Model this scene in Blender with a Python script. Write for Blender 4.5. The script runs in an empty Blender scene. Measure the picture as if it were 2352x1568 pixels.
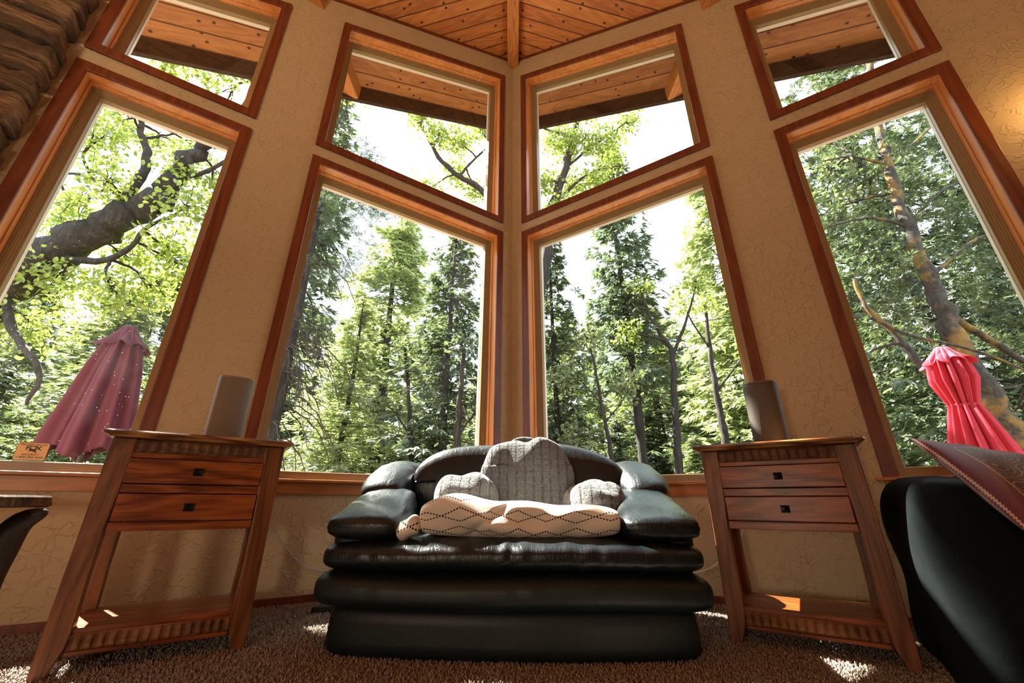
import bpy, math, random
import numpy as np
from mathutils import Vector, Matrix, noise
random.seed(7)
RNG = np.random.default_rng(11)
C = bpy.context.scene.collection
PI = math.pi

# ------------------------------------------------------------------ camera, sky, sun, lamps, exposure
D = 3.6                     # camera to the corner of the prow
H = 0.558                   # camera height
FPX = 933.0
PITCH = math.radians(21.65)
A = math.radians(56.4)      # half angle of the prow
SA, CA = math.sin(A), math.cos(A)
cam = bpy.data.cameras.new('camera'); cam.sensor_width = 36; cam.lens = FPX / 2352 * 36
cam.clip_start = 0.02; cam.clip_end = 500
co = bpy.data.objects.new('camera', cam); C.objects.link(co)
co.location = (0, 0, H)
co.rotation_euler = (Matrix.Rotation(PI/2 + PITCH, 4, 'X') @ Matrix.Rotation(math.radians(0.2), 4, 'Z')).to_euler()
bpy.context.scene.camera = co

SKY = 2.8
SUN = 44.0
w = bpy.data.worlds.new('world'); bpy.context.scene.world = w; w.use_nodes = True
bg = w.node_tree.nodes['Background']; bg.inputs[0].default_value = (0.80, 0.91, 1.0, 1); bg.inputs[1].default_value = SKY
SUNV = Vector((-0.56, 0.42, 0.83)).normalized()
sl = bpy.data.lights.new('sun', 'SUN'); sl.energy = SUN; sl.angle = math.radians(0.6); sl.color = (1.0, 0.95, 0.84)
so = bpy.data.objects.new('sun', sl); C.objects.link(so); so.location = (-6, 6, 12)
so.rotation_euler = SUNV.to_track_quat('Z', 'Y').to_euler()

def lamp(name, loc, power, color, radius, kind='POINT', aim=None):
    l = bpy.data.lights.new(name, kind); l.energy = power; l.color = color
    if kind == 'AREA': l.shape = 'DISK'; l.size = radius
    else: l.shadow_soft_size = radius
    o = bpy.data.objects.new(name, l); C.objects.link(o); o.location = loc
    if aim: o.rotation_euler = (Vector(loc) - Vector(aim)).to_track_quat('Z', 'Y').to_euler()
    return o
# fill lights added behind the camera, two upward and one low; wall lamp right
lamp('ceiling_fill_light', (-2.2, -1.4, 2.3), 105, (1.0, 0.80, 0.54), 0.5, 'AREA', (-2.0, -1.2, 6.0))
lamp('ceiling_fill_light', (2.4, -2.2, 2.3), 30, (1.0, 0.80, 0.54), 0.5, 'AREA', (2.2, -2.0, 6.0))
lamp('low_fill_light', (-1.3, -1.5, 0.62), 75, (1.0, 0.80, 0.58), 0.16)  # low soft fill added to brighten the end tables, no real lamp
lamp('wall_lamp_light', (3.62 * SA - 0.16 * CA, D - 3.62 * CA - 0.16 * SA, 2.62), 4, (1.0, 0.60, 0.22), 0.05)
vs = bpy.context.scene.view_settings
vs.view_transform = 'Standard'; vs.look = 'None'; vs.gamma = 1; vs.exposure = 0.22; vs.use_curve_mapping = False

# ------------------------------------------------------------------ geometry helpers
def ray(x, y):
    a, b = (x-1176)/FPX, (y-784)/FPX
    r = math.radians(-0.2); a, b = math.cos(r)*a - math.sin(r)*b, math.sin(r)*a + math.cos(r)*b
    c, s = math.cos(PITCH), math.sin(PITCH)
    return Vector((a, c + s*b, s - c*b))
def at(x, y, Y):                      # the point seen at pixel (x, y) at distance Y in front
    r = ray(x, y); return Vector((0, 0, H)) + r * (Y / r.y)
def W(u, w_, z, side):                # point on a prow wall: u from the corner, w into the room
    s = -1 if side == 'L' else 1
    return Vector((s*(u*SA - w_*CA), D - u*CA - w_*SA, z))

class MB:
    def __init__(s): s.v = []; s.f = []; s.uv = None
    def add(s, v, f):
        o = len(s.v); s.v += [tuple(p) for p in v]; s.f += [tuple(i + o for i in q) for q in f]; return s
    def box(s, c, d, rz=0, M=None):
        v = [Vector((x*d[0]/2, y*d[1]/2, z*d[2]/2)) for x in (-1, 1) for y in (-1, 1) for z in (-1, 1)]
        R = M if M is not None else Matrix.Rotation(rz, 3, 'Z')
        v = [R @ p + Vector(c) for p in v]
        return s.add(v, [(0,1,3,2),(4,6,7,5),(0,4,5,1),(2,3,7,6),(0,2,6,4),(1,5,7,3)])
    def hexa(s, lo, hi):              # lo, hi: 4 corner loops
        return s.add(list(lo)+list(hi), [(0,3,2,1),(4,5,6,7),(0,1,5,4),(1,2,6,5),(2,3,7,6),(3,0,4,7)])
    def tube(s, path, rad, n=10, caps=True, ry=None, up=Vector((0,0,1)), prof=None):
        path = [Vector(p) for p in path]; rings = []
        if not hasattr(rad, '__len__'): rad = [rad]*len(path)
        if ry is None: ry = rad
        elif not hasattr(ry, '__len__'): ry = [ry]*len(path)
        V = []; prev = None
        for i, p in enumerate(path):
            t = (path[min(i+1, len(path)-1)] - path[max(i-1, 0)]).normalized()
            if prev is None:
                x = t.cross(up)
                if x.length < 0.2: x = t.cross(Vector((0, 1, 0)))
            else: x = prev - t*prev.dot(t)
            x.normalize(); y = x.cross(t); prev = x
            for k in range(n):
                a = 2*PI*k/n; g = prof(a, i) if prof else 1
                V.append(p + x*math.cos(a)*rad[i]*g + y*math.sin(a)*ry[i]*g)
        F = [(i*n+k, i*n+(k+1) % n, (i+1)*n+(k+1) % n, (i+1)*n+k) for i in range(len(path)-1) for k in range(n)]
        if caps: F += [tuple(reversed(range(n))), tuple(range((len(path)-1)*n, len(path)*n))]
        return s.add(V, F)
    def lathe(s, prof, c=(0,0,0), n=32, mod=None):
        V = []; m = len(prof)
        for i, (r, z) in enumerate(prof):
            for k in range(n):
                a = 2*PI*k/n; q = r*(mod(a, i, z) if mod else 1)
                V.append((c[0]+q*math.cos(a), c[1]+q*math.sin(a), c[2]+z))
        return s.add(V, [(i*n+k, i*n+(k+1) % n, (i+1)*n+(k+1) % n, (i+1)*n+k) for i in range(m-1) for k in range(n)]
                     + [tuple(reversed(range(n))), tuple(range((m-1)*n, m*n))])
    def puff(s, half, e=4, n=16, fn=None, c=(0,0,0), ep=None, edge=1.0):
        # superquadric cushion: a cube grid blown up to a rounded box
        P = {}; V = []; F = []
        nn = n if not hasattr(n, '__len__') else None
        nx, ny, nzz = (n, n, n) if nn else n
        cnt = (nx, ny, nzz)
        def key(i, j, k):
            q = (i, j, k)
            if q not in P:
                p = [2*q[a]/cnt[a]-1 for a in range(3)]
                if edge != 1: p = [math.copysign(abs(x)**edge, x) for x in p]
                d = sum(abs(x)**e for x in p)**(1/e) if ep is None else ((abs(p[0])**ep+abs(p[1])**ep)**(e/ep)+abs(p[2])**e)**(1/e)
                P[q] = len(V); V.append([p[a]/d*half[a] for a in range(3)])
            return P[q]
        for ax in range(3):
            b, g = [(1, 2), (2, 0), (0, 1)][ax]
            for side in (0, cnt[ax]):
                for i in range(cnt[b]):
                    for j in range(cnt[g]):
                        qs = []
                        for di, dj in ((0,0),(1,0),(1,1),(0,1)):
                            q = [0,0,0]; q[ax] = side; q[b] = i+di; q[g] = j+dj; qs.append(key(*q))
                        F.append(tuple(qs) if side else tuple(reversed(qs)))
        V = np.array(V)
        if fn is not None: V = fn(V)
        V = V + np.array(c)
        return s.add(V.tolist(), F)
    def build(s, name, mat=None, parent=None, smooth=False, bevel=0, sub=0, auto=None):
        me = bpy.data.meshes.new(name); me.from_pydata(s.v, [], s.f); me.update()
        o = bpy.data.objects.new(name, me); C.objects.link(o)
        if mat: me.materials.append(mat)
        if parent is not None: o.parent = parent
        if bevel:
            m = o.modifiers.new('bevel', 'BEVEL'); m.width = bevel; m.segments = 2; m.limit_method = 'ANGLE'; m.angle_limit = 0.6
        if sub:
            m = o.modifiers.new('sub', 'SUBSURF'); m.levels = sub; m.render_levels = sub
        if smooth or bevel:
            me.polygons.foreach_set('use_smooth', [smooth]*len(me.polygons))
        return o

def tight(V, h, p=1.7, ax=0):           # keep the ends of a long cushion full
    q = np.clip(np.abs(V[:, ax])/h, 0, 1); V[:, ax] = np.sign(V[:, ax])*h*(1-(1-q)**p) if False else np.sign(V[:, ax])*h*np.where(q > .5, 1-.5*((1-q)/.5)**p, q); return V
def fastmesh(name, V, F, mat, parent=None):
    V = np.asarray(V, dtype=np.float32); F = np.asarray(F, dtype=np.int32)
    me = bpy.data.meshes.new(name); k = F.shape[1]
    me.vertices.add(len(V)); me.vertices.foreach_set('co', V.ravel())
    me.loops.add(F.size); me.loops.foreach_set('vertex_index', F.ravel())
    me.polygons.add(len(F)); me.polygons.foreach_set('loop_start', np.arange(0, F.size, k, dtype=np.int32))
    me.update(calc_edges=True); me.materials.append(mat)
    o = bpy.data.objects.new(name, me); C.objects.link(o)
    if parent is not None: o.parent = parent
    return o

def tag(o, label, cat=None, group=None, kind=None):
    if label: o['label'] = label
    if cat: o['category'] = cat
    if group: o['group'] = group
    if kind: o['kind'] = kind
    return o
def empty(name, loc=(0,0,0), rz=0, label=None, cat=None, group=None, kind=None):
    o = bpy.data.objects.new(name, None); C.objects.link(o); o.empty_display_size = .1
    o.location = loc; o.rotation_euler = (0, 0, rz)
    return tag(o, label, cat, group, kind)
def localize(o):                      # mesh built in world coordinates -> into its parent's frame
    p = o.parent; mt = Matrix.Translation(p.location) @ p.rotation_euler.to_matrix().to_4x4()
    o.data.transform(mt.inverted()); o.data.update(); return o
def copy_tree(o, parent=None):
    c = o.copy(); C.objects.link(c); c.parent = parent
    for ch in list(o.children): copy_tree(ch, c)
    return c

# ------------------------------------------------------------------ materials
class NT:
    def __init__(s, name):
        s.m = bpy.data.materials.new(name); s.m.use_nodes = True; s.t = s.m.node_tree
        s.b = s.t.nodes['Principled BSDF']; s.out = s.t.nodes['Material Output']
        s.tc = s.n('ShaderNodeTexCoord')
    def n(s, t, **kw):
        x = s.t.nodes.new(t)
        for k, v in kw.items():
            if k.startswith('i_'): x.inputs[k[2:].replace('_', ' ')].default_value = v
            else: setattr(x, k, v)
        return x
    def l(s, a, b): s.t.links.new(a, b)
    def map(s, scale=(1,1,1), rot=(0,0,0), src='Object', loc=(0,0,0)):
        m = s.n('ShaderNodeMapping'); m.inputs['Scale'].default_value = scale; m.inputs['Rotation'].default_value = rot; m.inputs['Location'].default_value = loc
        s.l(s.tc.outputs[src], m.inputs[0]); return m.outputs[0]
    def noise(s, vec, scale, detail=4, rough=.5, dist=0):
        x = s.n('ShaderNodeTexNoise'); x.inputs['Scale'].default_value = scale; x.inputs['Detail'].default_value = detail
        x.inputs['Roughness'].default_value = rough; x.inputs['Distortion'].default_value = dist
        s.l(vec, x.inputs['Vector']); return x.outputs['Fac']
    def ramp(s, fac, stops, interp='LINEAR'):
        r = s.n('ShaderNodeValToRGB'); r.color_ramp.interpolation = interp; e = r.color_ramp.elements
        while len(e) < len(stops): e.new(0.5)
        for q, (p, c) in zip(e, stops):
            q.position = p; q.color = (c[0], c[1], c[2], 1) if hasattr(c, '__len__') else (c, c, c, 1)
        s.l(fac, r.inputs[0]); return r.outputs[0]
    def math(s, op, a, b=None, c=None):
        x = s.n('ShaderNodeMath'); x.operation = op
        for i, v in enumerate((a, b, c)):
            if v is None: continue
            if isinstance(v, (int, float)): x.inputs[i].default_value = v
            else: s.l(v, x.inputs[i])
        return x.outputs[0]
    def mix(s, fac, a, b, mode='MIX'):
        x = s.n('ShaderNodeMix'); x.data_type = 'RGBA'; x.blend_type = mode
        for i, v in ((0, fac), (6, a), (7, b)):
            if isinstance(v, (int, float)): x.inputs[i].default_value = v
            elif isinstance(v, tuple): x.inputs[i].default_value = (v[0], v[1], v[2], 1)
            else: s.l(v, x.inputs[i])
        return x.outputs[2]
    def bump(s, h, dist, strength=1.0, prev=None):
        x = s.n('ShaderNodeBump'); x.inputs['Distance'].default_value = dist; x.inputs['Strength'].default_value = strength
        s.l(h, x.inputs['Height'])
        if prev is not None: s.l(prev, x.inputs['Normal'])
        s.l(x.outputs[0], s.b.inputs['Normal']); return x.outputs[0]
    def col(s, c):
        if isinstance(c, tuple): s.b.inputs['Base Color'].default_value = (c[0], c[1], c[2], 1)
        else: s.l(c, s.b.inputs['Base Color'])
    def rough(s, r):
        if isinstance(r, (int, float)): s.b.inputs['Roughness'].default_value = r
        else: s.l(r, s.b.inputs['Roughness'])

def plain(name, c, rough=.5, metal=0, bump=None):
    n = NT(name); n.col(c); n.rough(rough); n.b.inputs['Metallic'].default_value = metal
    if bump: n.bump(n.noise(n.map(), bump[0], 4), bump[1])
    return n.m
def wood(name, dark, mid, light, axis='x', rough=.35, scale=1.0, knots=False, ring=7.0, contrast=1.0, coat=0.0):
    n = NT(name)
    sc = {'x': (0.12, 1, 1), 'y': (1, 0.12, 1), 'z': (1, 1, 0.12)}[axis]
    v = n.map(tuple(q*scale for q in sc))
    big = n.noise(v, 3.2, 3, .5, .6)
    rings = n.math('FRACT', n.math('MULTIPLY', big, ring*2))
    rings = n.math('ABSOLUTE', n.math('SUBTRACT', rings, .5))
    fine = n.noise(n.map(tuple(q*scale*(1 if q == 1 else .25) for q in sc)), 60, 3, .6)
    f = n.math('ADD', n.math('MULTIPLY', rings, 1.0*contrast), n.math('MULTIPLY', fine, .55))
    f = n.math('SUBTRACT', f, .02)
    c = n.ramp(f, [(0.15, dark), (0.42, mid), (0.8, light)])
    if knots:
        vo = n.n('ShaderNodeTexVoronoi'); vo.inputs['Scale'].default_value = 5.5*scale
        n.l(n.map(tuple({'x': (.45, 1, 1), 'y': (1, .45, 1), 'z': (1, 1, .45)}[axis])), vo.inputs['Vector'])
        k = n.ramp(vo.outputs['Distance'], [(0.03, 1.0), (0.075, 0.0)])
        c = n.mix(k, c, (dark[0]*.25, dark[1]*.25, dark[2]*.25))
    n.col(c); n.rough(rough); n.bump(fine, .0006, .5)
    n.b.inputs['Coat Weight'].default_value = coat; n.b.inputs['Coat Roughness'].default_value = .15
    return n.m
def planks(name, dirv, acrossv, width, dark, mid, light, rough=.45):
    # boards that run along dirv, grooves every `width` across
    n = NT(name)
    def dot(v):
        x = n.n('ShaderNodeVectorMath'); x.operation = 'DOT_PRODUCT'; n.l(n.tc.outputs['Object'], x.inputs[0]); x.inputs[1].default_value = v; return x.outputs['Value']
    a, l = dot(acrossv), dot(dirv)
    q = n.math('DIVIDE', a, width); fr = n.math('FRACT', q); idx = n.math('FLOOR', q)
    cb = n.n('ShaderNodeCombineXYZ'); n.l(n.math('ADD', n.math('MULTIPLY', l, .16), n.math('MULTIPLY', idx, 3.17)), cb.inputs[0]); n.l(a, cb.inputs[1]); n.l(idx, cb.inputs[2])
    big = n.noise(cb.outputs[0], 5, 3, .5, .8)
    rg = n.math('ABSOLUTE', n.math('SUBTRACT', n.math('FRACT', n.math('MULTIPLY', big, 9)), .5))
    cf = n.n('ShaderNodeCombineXYZ'); n.l(n.math('MULTIPLY', l, .05), cf.inputs[0]); n.l(a, cf.inputs[1])
    fine = n.noise(cf.outputs[0], 90, 3, .6)
    tone = n.n('ShaderNodeTexWhiteNoise'); tone.noise_dimensions = '1D'; n.l(idx, tone.inputs['W'])
    f = n.math('ADD', n.math('ADD', n.math('MULTIPLY', rg, .6), n.math('MULTIPLY', fine, .45)), n.math('MULTIPLY', tone.outputs[0], .25))
    c = n.ramp(f, [(0.15, dark), (0.5, mid), (0.85, light)])
    ck = n.n('ShaderNodeCombineXYZ'); n.l(n.math('ADD', l, n.math('MULTIPLY', idx, 1.7)), ck.inputs[0]); n.l(n.math('MULTIPLY', a, 1.3), ck.inputs[1])
    vo = n.n('ShaderNodeTexVoronoi'); vo.voronoi_dimensions = '2D'; vo.inputs['Scale'].default_value = 4.6; n.l(ck.outputs[0], vo.inputs['Vector'])
    k = n.ramp(vo.outputs['Distance'], [(0.055, 1.0), (0.09, 0.0)])
    c = n.mix(k, c, (dark[0]*.12, dark[1]*.12, dark[2]*.12))
    g = n.math('ABSOLUTE', n.math('SUBTRACT', fr, .5)); gr = n.ramp(g, [(0.455, 0.0), (0.475, 1.0)])
    c = n.mix(gr, c, (dark[0]*.3, dark[1]*.3, dark[2]*.3))
    n.col(c); n.rough(rough)
    inv = n.math('SUBTRACT', 1.0, gr); n.bump(inv, .006, .8)
    return n.m

M = {}
n = NT('plaster')
v = n.map()
big = n.noise(v, 14, 3, .5, .6); fine = n.noise(v, 60, 3, .5)
vo = n.n('ShaderNodeTexVoronoi'); vo.inputs['Scale'].default_value = 22; vo.feature = 'DISTANCE_TO_EDGE'
wv = n.n('ShaderNodeVectorMath'); wv.operation = 'ADD'
nn_ = n.n('ShaderNodeTexNoise'); nn_.inputs['Scale'].default_value = 12; n.l(v, nn_.inputs['Vector'])
sc_ = n.n('ShaderNodeVectorMath'); sc_.operation = 'SCALE'; sc_.inputs['Scale'].default_value = .09; n.l(nn_.outputs['Color'], sc_.inputs[0])
n.l(v, wv.inputs[0]); n.l(sc_.outputs[0], wv.inputs[1]); n.l(wv.outputs[0], vo.inputs['Vector'])
ridge = n.ramp(vo.outputs['Distance'], [(0.0, 1.0), (0.10, 0.0)])
msk = n.ramp(big, [(0.42, 0.0), (0.58, 1.0)])
h = n.math('ADD', n.math('MULTIPLY', n.math('MULTIPLY', ridge, msk), .8), n.math('MULTIPLY', big, 1.0))
h = n.math('ADD', h, n.math('MULTIPLY', fine, .12))
n.col((0.50, 0.37, 0.215)); n.rough(.6); n.bump(h, .0042, .8); M['plaster'] = n.m

M['casing'] = wood('casing_wood', (0.095, 0.018, 0.007), (0.165, 0.036, 0.012), (0.23, 0.060, 0.020), 'z', .38, 1.2, ring=4, contrast=.6)
M['jamb'] = wood('jamb_wood', (0.48, 0.17, 0.045), (0.64, 0.26, 0.075), (0.78, 0.36, 0.12), 'z', .3, 1.2, ring=3, contrast=.5, coat=.2)
M['sillw'] = wood('sill_wood', (0.34, 0.11, 0.03), (0.46, 0.17, 0.05), (0.6, 0.25, 0.08), 'x', .35, 1.2, ring=4, contrast=.6)
M['sillw'].node_tree.nodes['Principled BSDF'].inputs['Specular IOR Level'].default_value = .3
M['vinyl'] = plain('tan_window_frame', (0.31, 0.205, 0.095), .35)
M['white_bead'] = plain('white_bead', (0.80, 0.74, 0.66), .4)
M['beam'] = wood('beam_wood', (0.34, 0.10, 0.025), (0.50, 0.18, 0.045), (0.62, 0.26, 0.07), 'y', .45, 1.6, ring=9)
M['fascia'] = wood('fascia_wood', (0.012, 0.006, 0.004), (0.022, 0.011, 0.007), (0.034, 0.017, 0.010), 'x', .7, 1.0)
KR = 0.397 / SA                       # roof fall per metre of x
ZR = 5.94
dn = Vector((1, 0, -KR)).normalized()
tone = ((0.34, 0.10, 0.022), (0.56, 0.20, 0.048), (0.70, 0.30, 0.08))
M['ceilR'] = planks('ceiling_boards_right', tuple(dn), (0, 1, 0), .145, *tone)
M['ceilL'] = planks('ceiling_boards_left', (-dn.x, 0, dn.z), (0, 1, 0), .145, *tone)
ton2 = ((0.26, 0.085, 0.022), (0.42, 0.16, 0.045), (0.55, 0.24, 0.075))
for s_, sg in (('L', -1), ('R', 1)):
    d_ = Vector((sg*SA, -CA, -KR*SA)).normalized(); nrm = Vector((sg*KR, 0, 1)).normalized(); ac = d_.cross(nrm).normalized()
    M['soffit'+s_] = planks('soffit_boards_'+('left' if s_ == 'L' else 'right'), tuple(d_), tuple(ac), .16, *ton2)
M['roof'] = plain('roof_covering', (0.05, 0.045, 0.04), .9)

n = NT('carpet_pile'); c = n.ramp(n.noise(n.map(), 60, 3, .6), [(.3, (0.20, 0.15, 0.115)), (.7, (0.42, 0.335, 0.27))])
n.col(c); n.rough(.95); M['carpet'] = n.m
n = NT('carpet_base'); v = n.map(); c = n.ramp(n.noise(v, 90, 3, .6), [(.3, (0.12, 0.09, 0.07)), (.7, (0.34, 0.27, 0.21))])
n.col(c); n.rough(.95); n.bump(n.noise(v, 120, 3), .01); M['carpet_base'] = n.m

def glass_mat(name, dirt):
    n = NT(name); n.t.nodes.remove(n.b)
    tr = n.n('ShaderNodeBsdfTransparent'); tr.inputs[0].default_value = (.97, .98, .97, 1)
    gl = n.n('ShaderNodeBsdfGlossy'); gl.inputs['Roughness'].default_value = .01
    fr = n.n('ShaderNodeFresnel'); fr.inputs[0].default_value = 1.45
    mx = n.n('ShaderNodeMixShader'); n.l(n.math('MULTIPLY', fr.outputs[0], .10), mx.inputs[0]); n.l(tr.outputs[0], mx.inputs[1]); n.l(gl.outputs[0], mx.inputs[2])
    last = mx.outputs[0]
    if dirt:
        v = n.map()
        vo = n.n('ShaderNodeTexVoronoi'); vo.inputs['Scale'].default_value = 34; n.l(v, vo.inputs['Vector'])
        specks = n.ramp(vo.outputs['Distance'], [(0.035, 1.0), (0.07, 0.0)])
        smear = n.ramp(n.noise(v, 1.3, 4, .6), [(.45, 0.0), (.8, 1.0)])
        df = n.n('ShaderNodeBsdfTranslucent'); df.inputs[0].default_value = (.9, .9, .9, 1)
        d2 = n.n('ShaderNodeMixShader')
        n.l(n.math('MINIMUM', n.math('ADD', n.math('MULTIPLY', specks, .5*dirt), n.math('MULTIPLY', smear, .02*dirt)), 1.0), d2.inputs[0])
        n.l(last, d2.inputs[1]); n.l(df.outputs[0], d2.inputs[2]); last = d2.outputs[0]
    n.l(last, n.out.inputs[0]); return n.m
M['glass'] = glass_mat('window_glass', 0); M['glass_dusty'] = glass_mat('dusty_window_glass', .35); M['glass_faint'] = glass_mat('lightly_dusty_window_glass', .18)

# ------------------------------------------------------------------ the room shell
KU = 0.397
def roofz(x): return ZR - KR*abs(x)
def zt(u): return ZR - KU*u
U1, U2 = (0.125, 1.956), (2.381, 3.342)        # casing outer limits of the two bays of windows
TALL = (0.69, 3.185); UPB = 3.295
def uptop(u): return 5.545 - 0.379*(u - 0.139)
def inset(poly, d):
    # polygon in (u, z), counter clockwise
    n_ = len(poly); out = []
    for i in range(n_):
        p0, p1, p2 = Vector(poly[i-1]), Vector(poly[i]), Vector(poly[(i+1) % n_])
        e1 = (p1-p0).normalized(); e2 = (p2-p1).normalized()
        n1 = Vector((-e1.y, e1.x)); n2 = Vector((-e2.y, e2.x))
        a = p0 + n1*d; b = p1 + n2*d
        det = e1.x*(-e2.y) + e2.x*e1.y; r = b - a
        t = (r.x*(-e2.y) + e2.x*r.y)/det
        q = a + e1*t; out.append((q.x, q.y))
    return out
def tallpoly(U): return [(U[0], TALL[0]), (U[1], TALL[0]), (U[1], TALL[1]), (U[0], TALL[1])]
def upperpoly(U): return [(U[0], UPB), (U[1], UPB), (U[1], uptop(U[1])), (U[0], uptop(U[0]))]

def wall(side, name):
    m = MB()
    def strip(u0, u1, z0a, z0b, z1a, z1b):
        def P(u, w_, z):
            if u == 0 and w_ < 0: u = w_*CA/SA
            return W(u, w_, z, side)
        lo = [P(u0, 0, z0a), P(u1, 0, z0b), P(u1, 0, z1b), P(u0, 0, z1a)]
        hi = [P(u0, -.2, z0a), P(u1, -.2, z0b), P(u1, -.2, z1b), P(u0, -.2, z1a)]
        m.hexa(lo, hi)
    top = lambda u: zt(u) + .03
    ho = []
    for U in (U1, U2):
        t = inset(tallpoly(U), .055); t[0] = (t[0][0], TALL[0]-.0); t[1] = (t[1][0], TALL[0]-.0)
        u_ = inset(upperpoly(U), .055); ho.append((t, u_))
    us = [0, ho[0][0][0][0], ho[0][0][1][0], ho[1][0][0][0], ho[1][0][1][0], 6.5]
    for i in (0, 2, 4): strip(us[i], us[i+1], -.3, -.3, top(us[i]), top(us[i+1]))
    for (t, u_) in ho:
        a, b = t[0][0], t[1][0]
        strip(a, b, -.3, -.3, t[0][1], t[1][1])
        strip(a, b, t[2][1], t[2][1], u_[0][1], u_[1][1])
        strip(a, b, u_[3][1], u_[2][1], top(a), top(b))
    # the long wall of the room behind the camera
    s = -1 if side == 'L' else 1
    p = W(6.5, 0, 0, side); zx = roofz(p.x)
    x0, x1 = p.x, p.x + s*.2
    m.hexa([(x0, p.y+.1, -.3), (x1, p.y+.1, -.3), (x1, -4.2, -.3), (x0, -4.2, -.3)], [(x0, p.y+.1, zx), (x1, p.y+.1, zx), (x1, -4.2, zx), (x0, -4.2, zx)])
    return tag(m.build(name, M['plaster']), 'textured tan plaster wall of the prow with tall windows, ' + ('left' if side == 'L' else 'right') + ' side', kind='structure')
wall('L', 'wall_left'); wall('R', 'wall_right')
m = MB(); xx = 6.5*SA
m.add([(-xx, -4, -.3), (xx, -4, -.3), (xx, -4, roofz(xx)), (0, -4, ZR), (-xx, -4, roofz(xx)), (-xx, -4.2, -.3), (xx, -4.2, -.3), (xx, -4.2, roofz(xx)), (0, -4.2, ZR), (-xx, -4.2, roofz(xx))],
      [(0,4,3,2,1), (5,6,7,8,9)])
tag(m.build('wall_back', M['plaster']), None, kind='structure')
# floor: extruded room footprint
m = MB(); fp = [(0, D), (-xx, D-6.5*CA), (-xx, -4), (xx, -4), (xx, D-6.5*CA)]
m.add([(x, y, 0) for x, y in fp] + [(x, y, -.3) for x, y in fp], [(0,1,2,3,4), (9,8,7,6,5)] + [(i, i+5, (i+1) % 5+5, (i+1) % 5) for i in range(5)])
tag(m.build('floor', M['carpet_base']), 'beige shag carpeted floor', kind='structure')
# ceiling boards (inside) as thin slabs, one per slope
for side, s in (('L', -1), ('R', 1)):
    m = MB(); e = .0
    pl = [(0, D+.02), (s*xx, D-6.5*CA), (s*xx, -4), (0, -4)]
    lo = [(x, y, roofz(x)) for x, y in pl]; hi = [(x, y, roofz(x)+.02) for x, y in pl]
    m.hexa(lo, hi)
    tag(m.build('ceiling', M['ceil'+side]), 'knotty pine board ceiling, ' + ('left' if s < 0 else 'right') + ' slope', kind='structure')
OV = .77
def outp(u, o, side): return W(u, -o, 0, side)
for side, s in (('L', -1), ('R', 1)):
    m = MB()
    a0 = W(-.2*CA/SA, -.2, 0, side); b0 = W(6.5, -.2, 0, side); b1 = W(6.5, -OV, 0, side); a1 = W(-OV*CA/SA, -OV, 0, side)
    pts_ = [a0, b0, b1, a1]
    m.hexa([(p.x, p.y, roofz(p.x)) for p in pts_], [(p.x, p.y, roofz(p.x)+.02) for p in pts_])
    sf = tag(m.build('trim_1' if s < 0 else 'trim_2', M['soffit'+side]), 'knotty board eave soffit outside the ' + ('left' if s < 0 else 'right') + ' windows', kind='structure')
    # fascia
    m = MB(); o1 = OV+.04
    c = [W(-OV*CA/SA, -OV, 0, side), W(6.5, -OV, 0, side), W(6.5, -o1, 0, side), W(-o1*CA/SA, -o1, 0, side)]
    m.hexa([(p.x, p.y, roofz(p.x)-.20) for p in c], [(p.x, p.y, roofz(p.x)+.05) for p in c])
    fa = m.build('fascia', M['fascia'], sf, bevel=.004)
# roof covering over everything
m = MB()
for s in (-1, 1):
    side = 'L' if s < 0 else 'R'; o1 = OV+.06
    a, b = W(-o1*CA/SA, -o1, 0, side), W(6.5, -o1, 0, side)
    pl = [(0, a.y), (b.x, b.y), (b.x, -4.2), (0, -4.2)]
    m.hexa([(x, y, roofz(x)+.05) for x, y in pl], [(x, y, roofz(x)+.2) for x, y in pl])
tag(m.build('roof', M['roof']), None, kind='structure')

# beams: ridge beam and two purlins that run through the wall to the eaves
def beam(x, z0, z1, wid, y1, name, label):
    m = MB(); m.box((x, (y1-4)/2, (z0+z1)/2), (wid, y1+4, z1-z0))
    return tag(m.build(name, M['beam'], bevel=.004), label, 'beam')
m = MB()
z0 = 5.79
m.add([(-.068, -4, z0), (.068, -4, z0), (.068, -4, 6), (-.068, -4, 6), (-.068, D-.046, z0), (.068, D-.046, z0), (.068, D-.046, 6), (-.068, D-.046, 6), (0, D-.002, z0), (0, D-.002, 6)],
      [(0,3,2,1), (0,1,5,8,4), (3,7,9,6,2), (1,2,6,5), (0,4,7,3), (4,8,9,7), (8,5,6,9)])
tag(m.build('ridge_beam', M['beam'], bevel=.003), 'orange wooden ridge beam running back from the corner of the two windowed walls', 'beam')
for s in (-1, 1):
    yw = D - 1.84*CA/SA
    m = MB(); x = s*1.86; yo = yw + OV/SA*1.0 + (.0)
    zb = 4.875; ztp = roofz(x)+.03; hw = .075
    m.hexa([(x-hw, -4, zb), (x+hw, -4, zb), (x+hw, yo+.02, zb), (x-hw, yo+.02, zb)], [(x-hw, -4, roofz(x-hw)), (x+hw, -4, roofz(x+hw)), (x+hw, yo+.1, roofz(x+hw)), (x-hw, yo+.1, roofz(x-hw))])
    tag(m.build('purlin_beam', M['beam'], bevel=.004), 'square wooden purlin passing through the wall to the eave, ' + ('left' if s < 0 else 'right') + ' of the ridge', 'beam')
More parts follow.
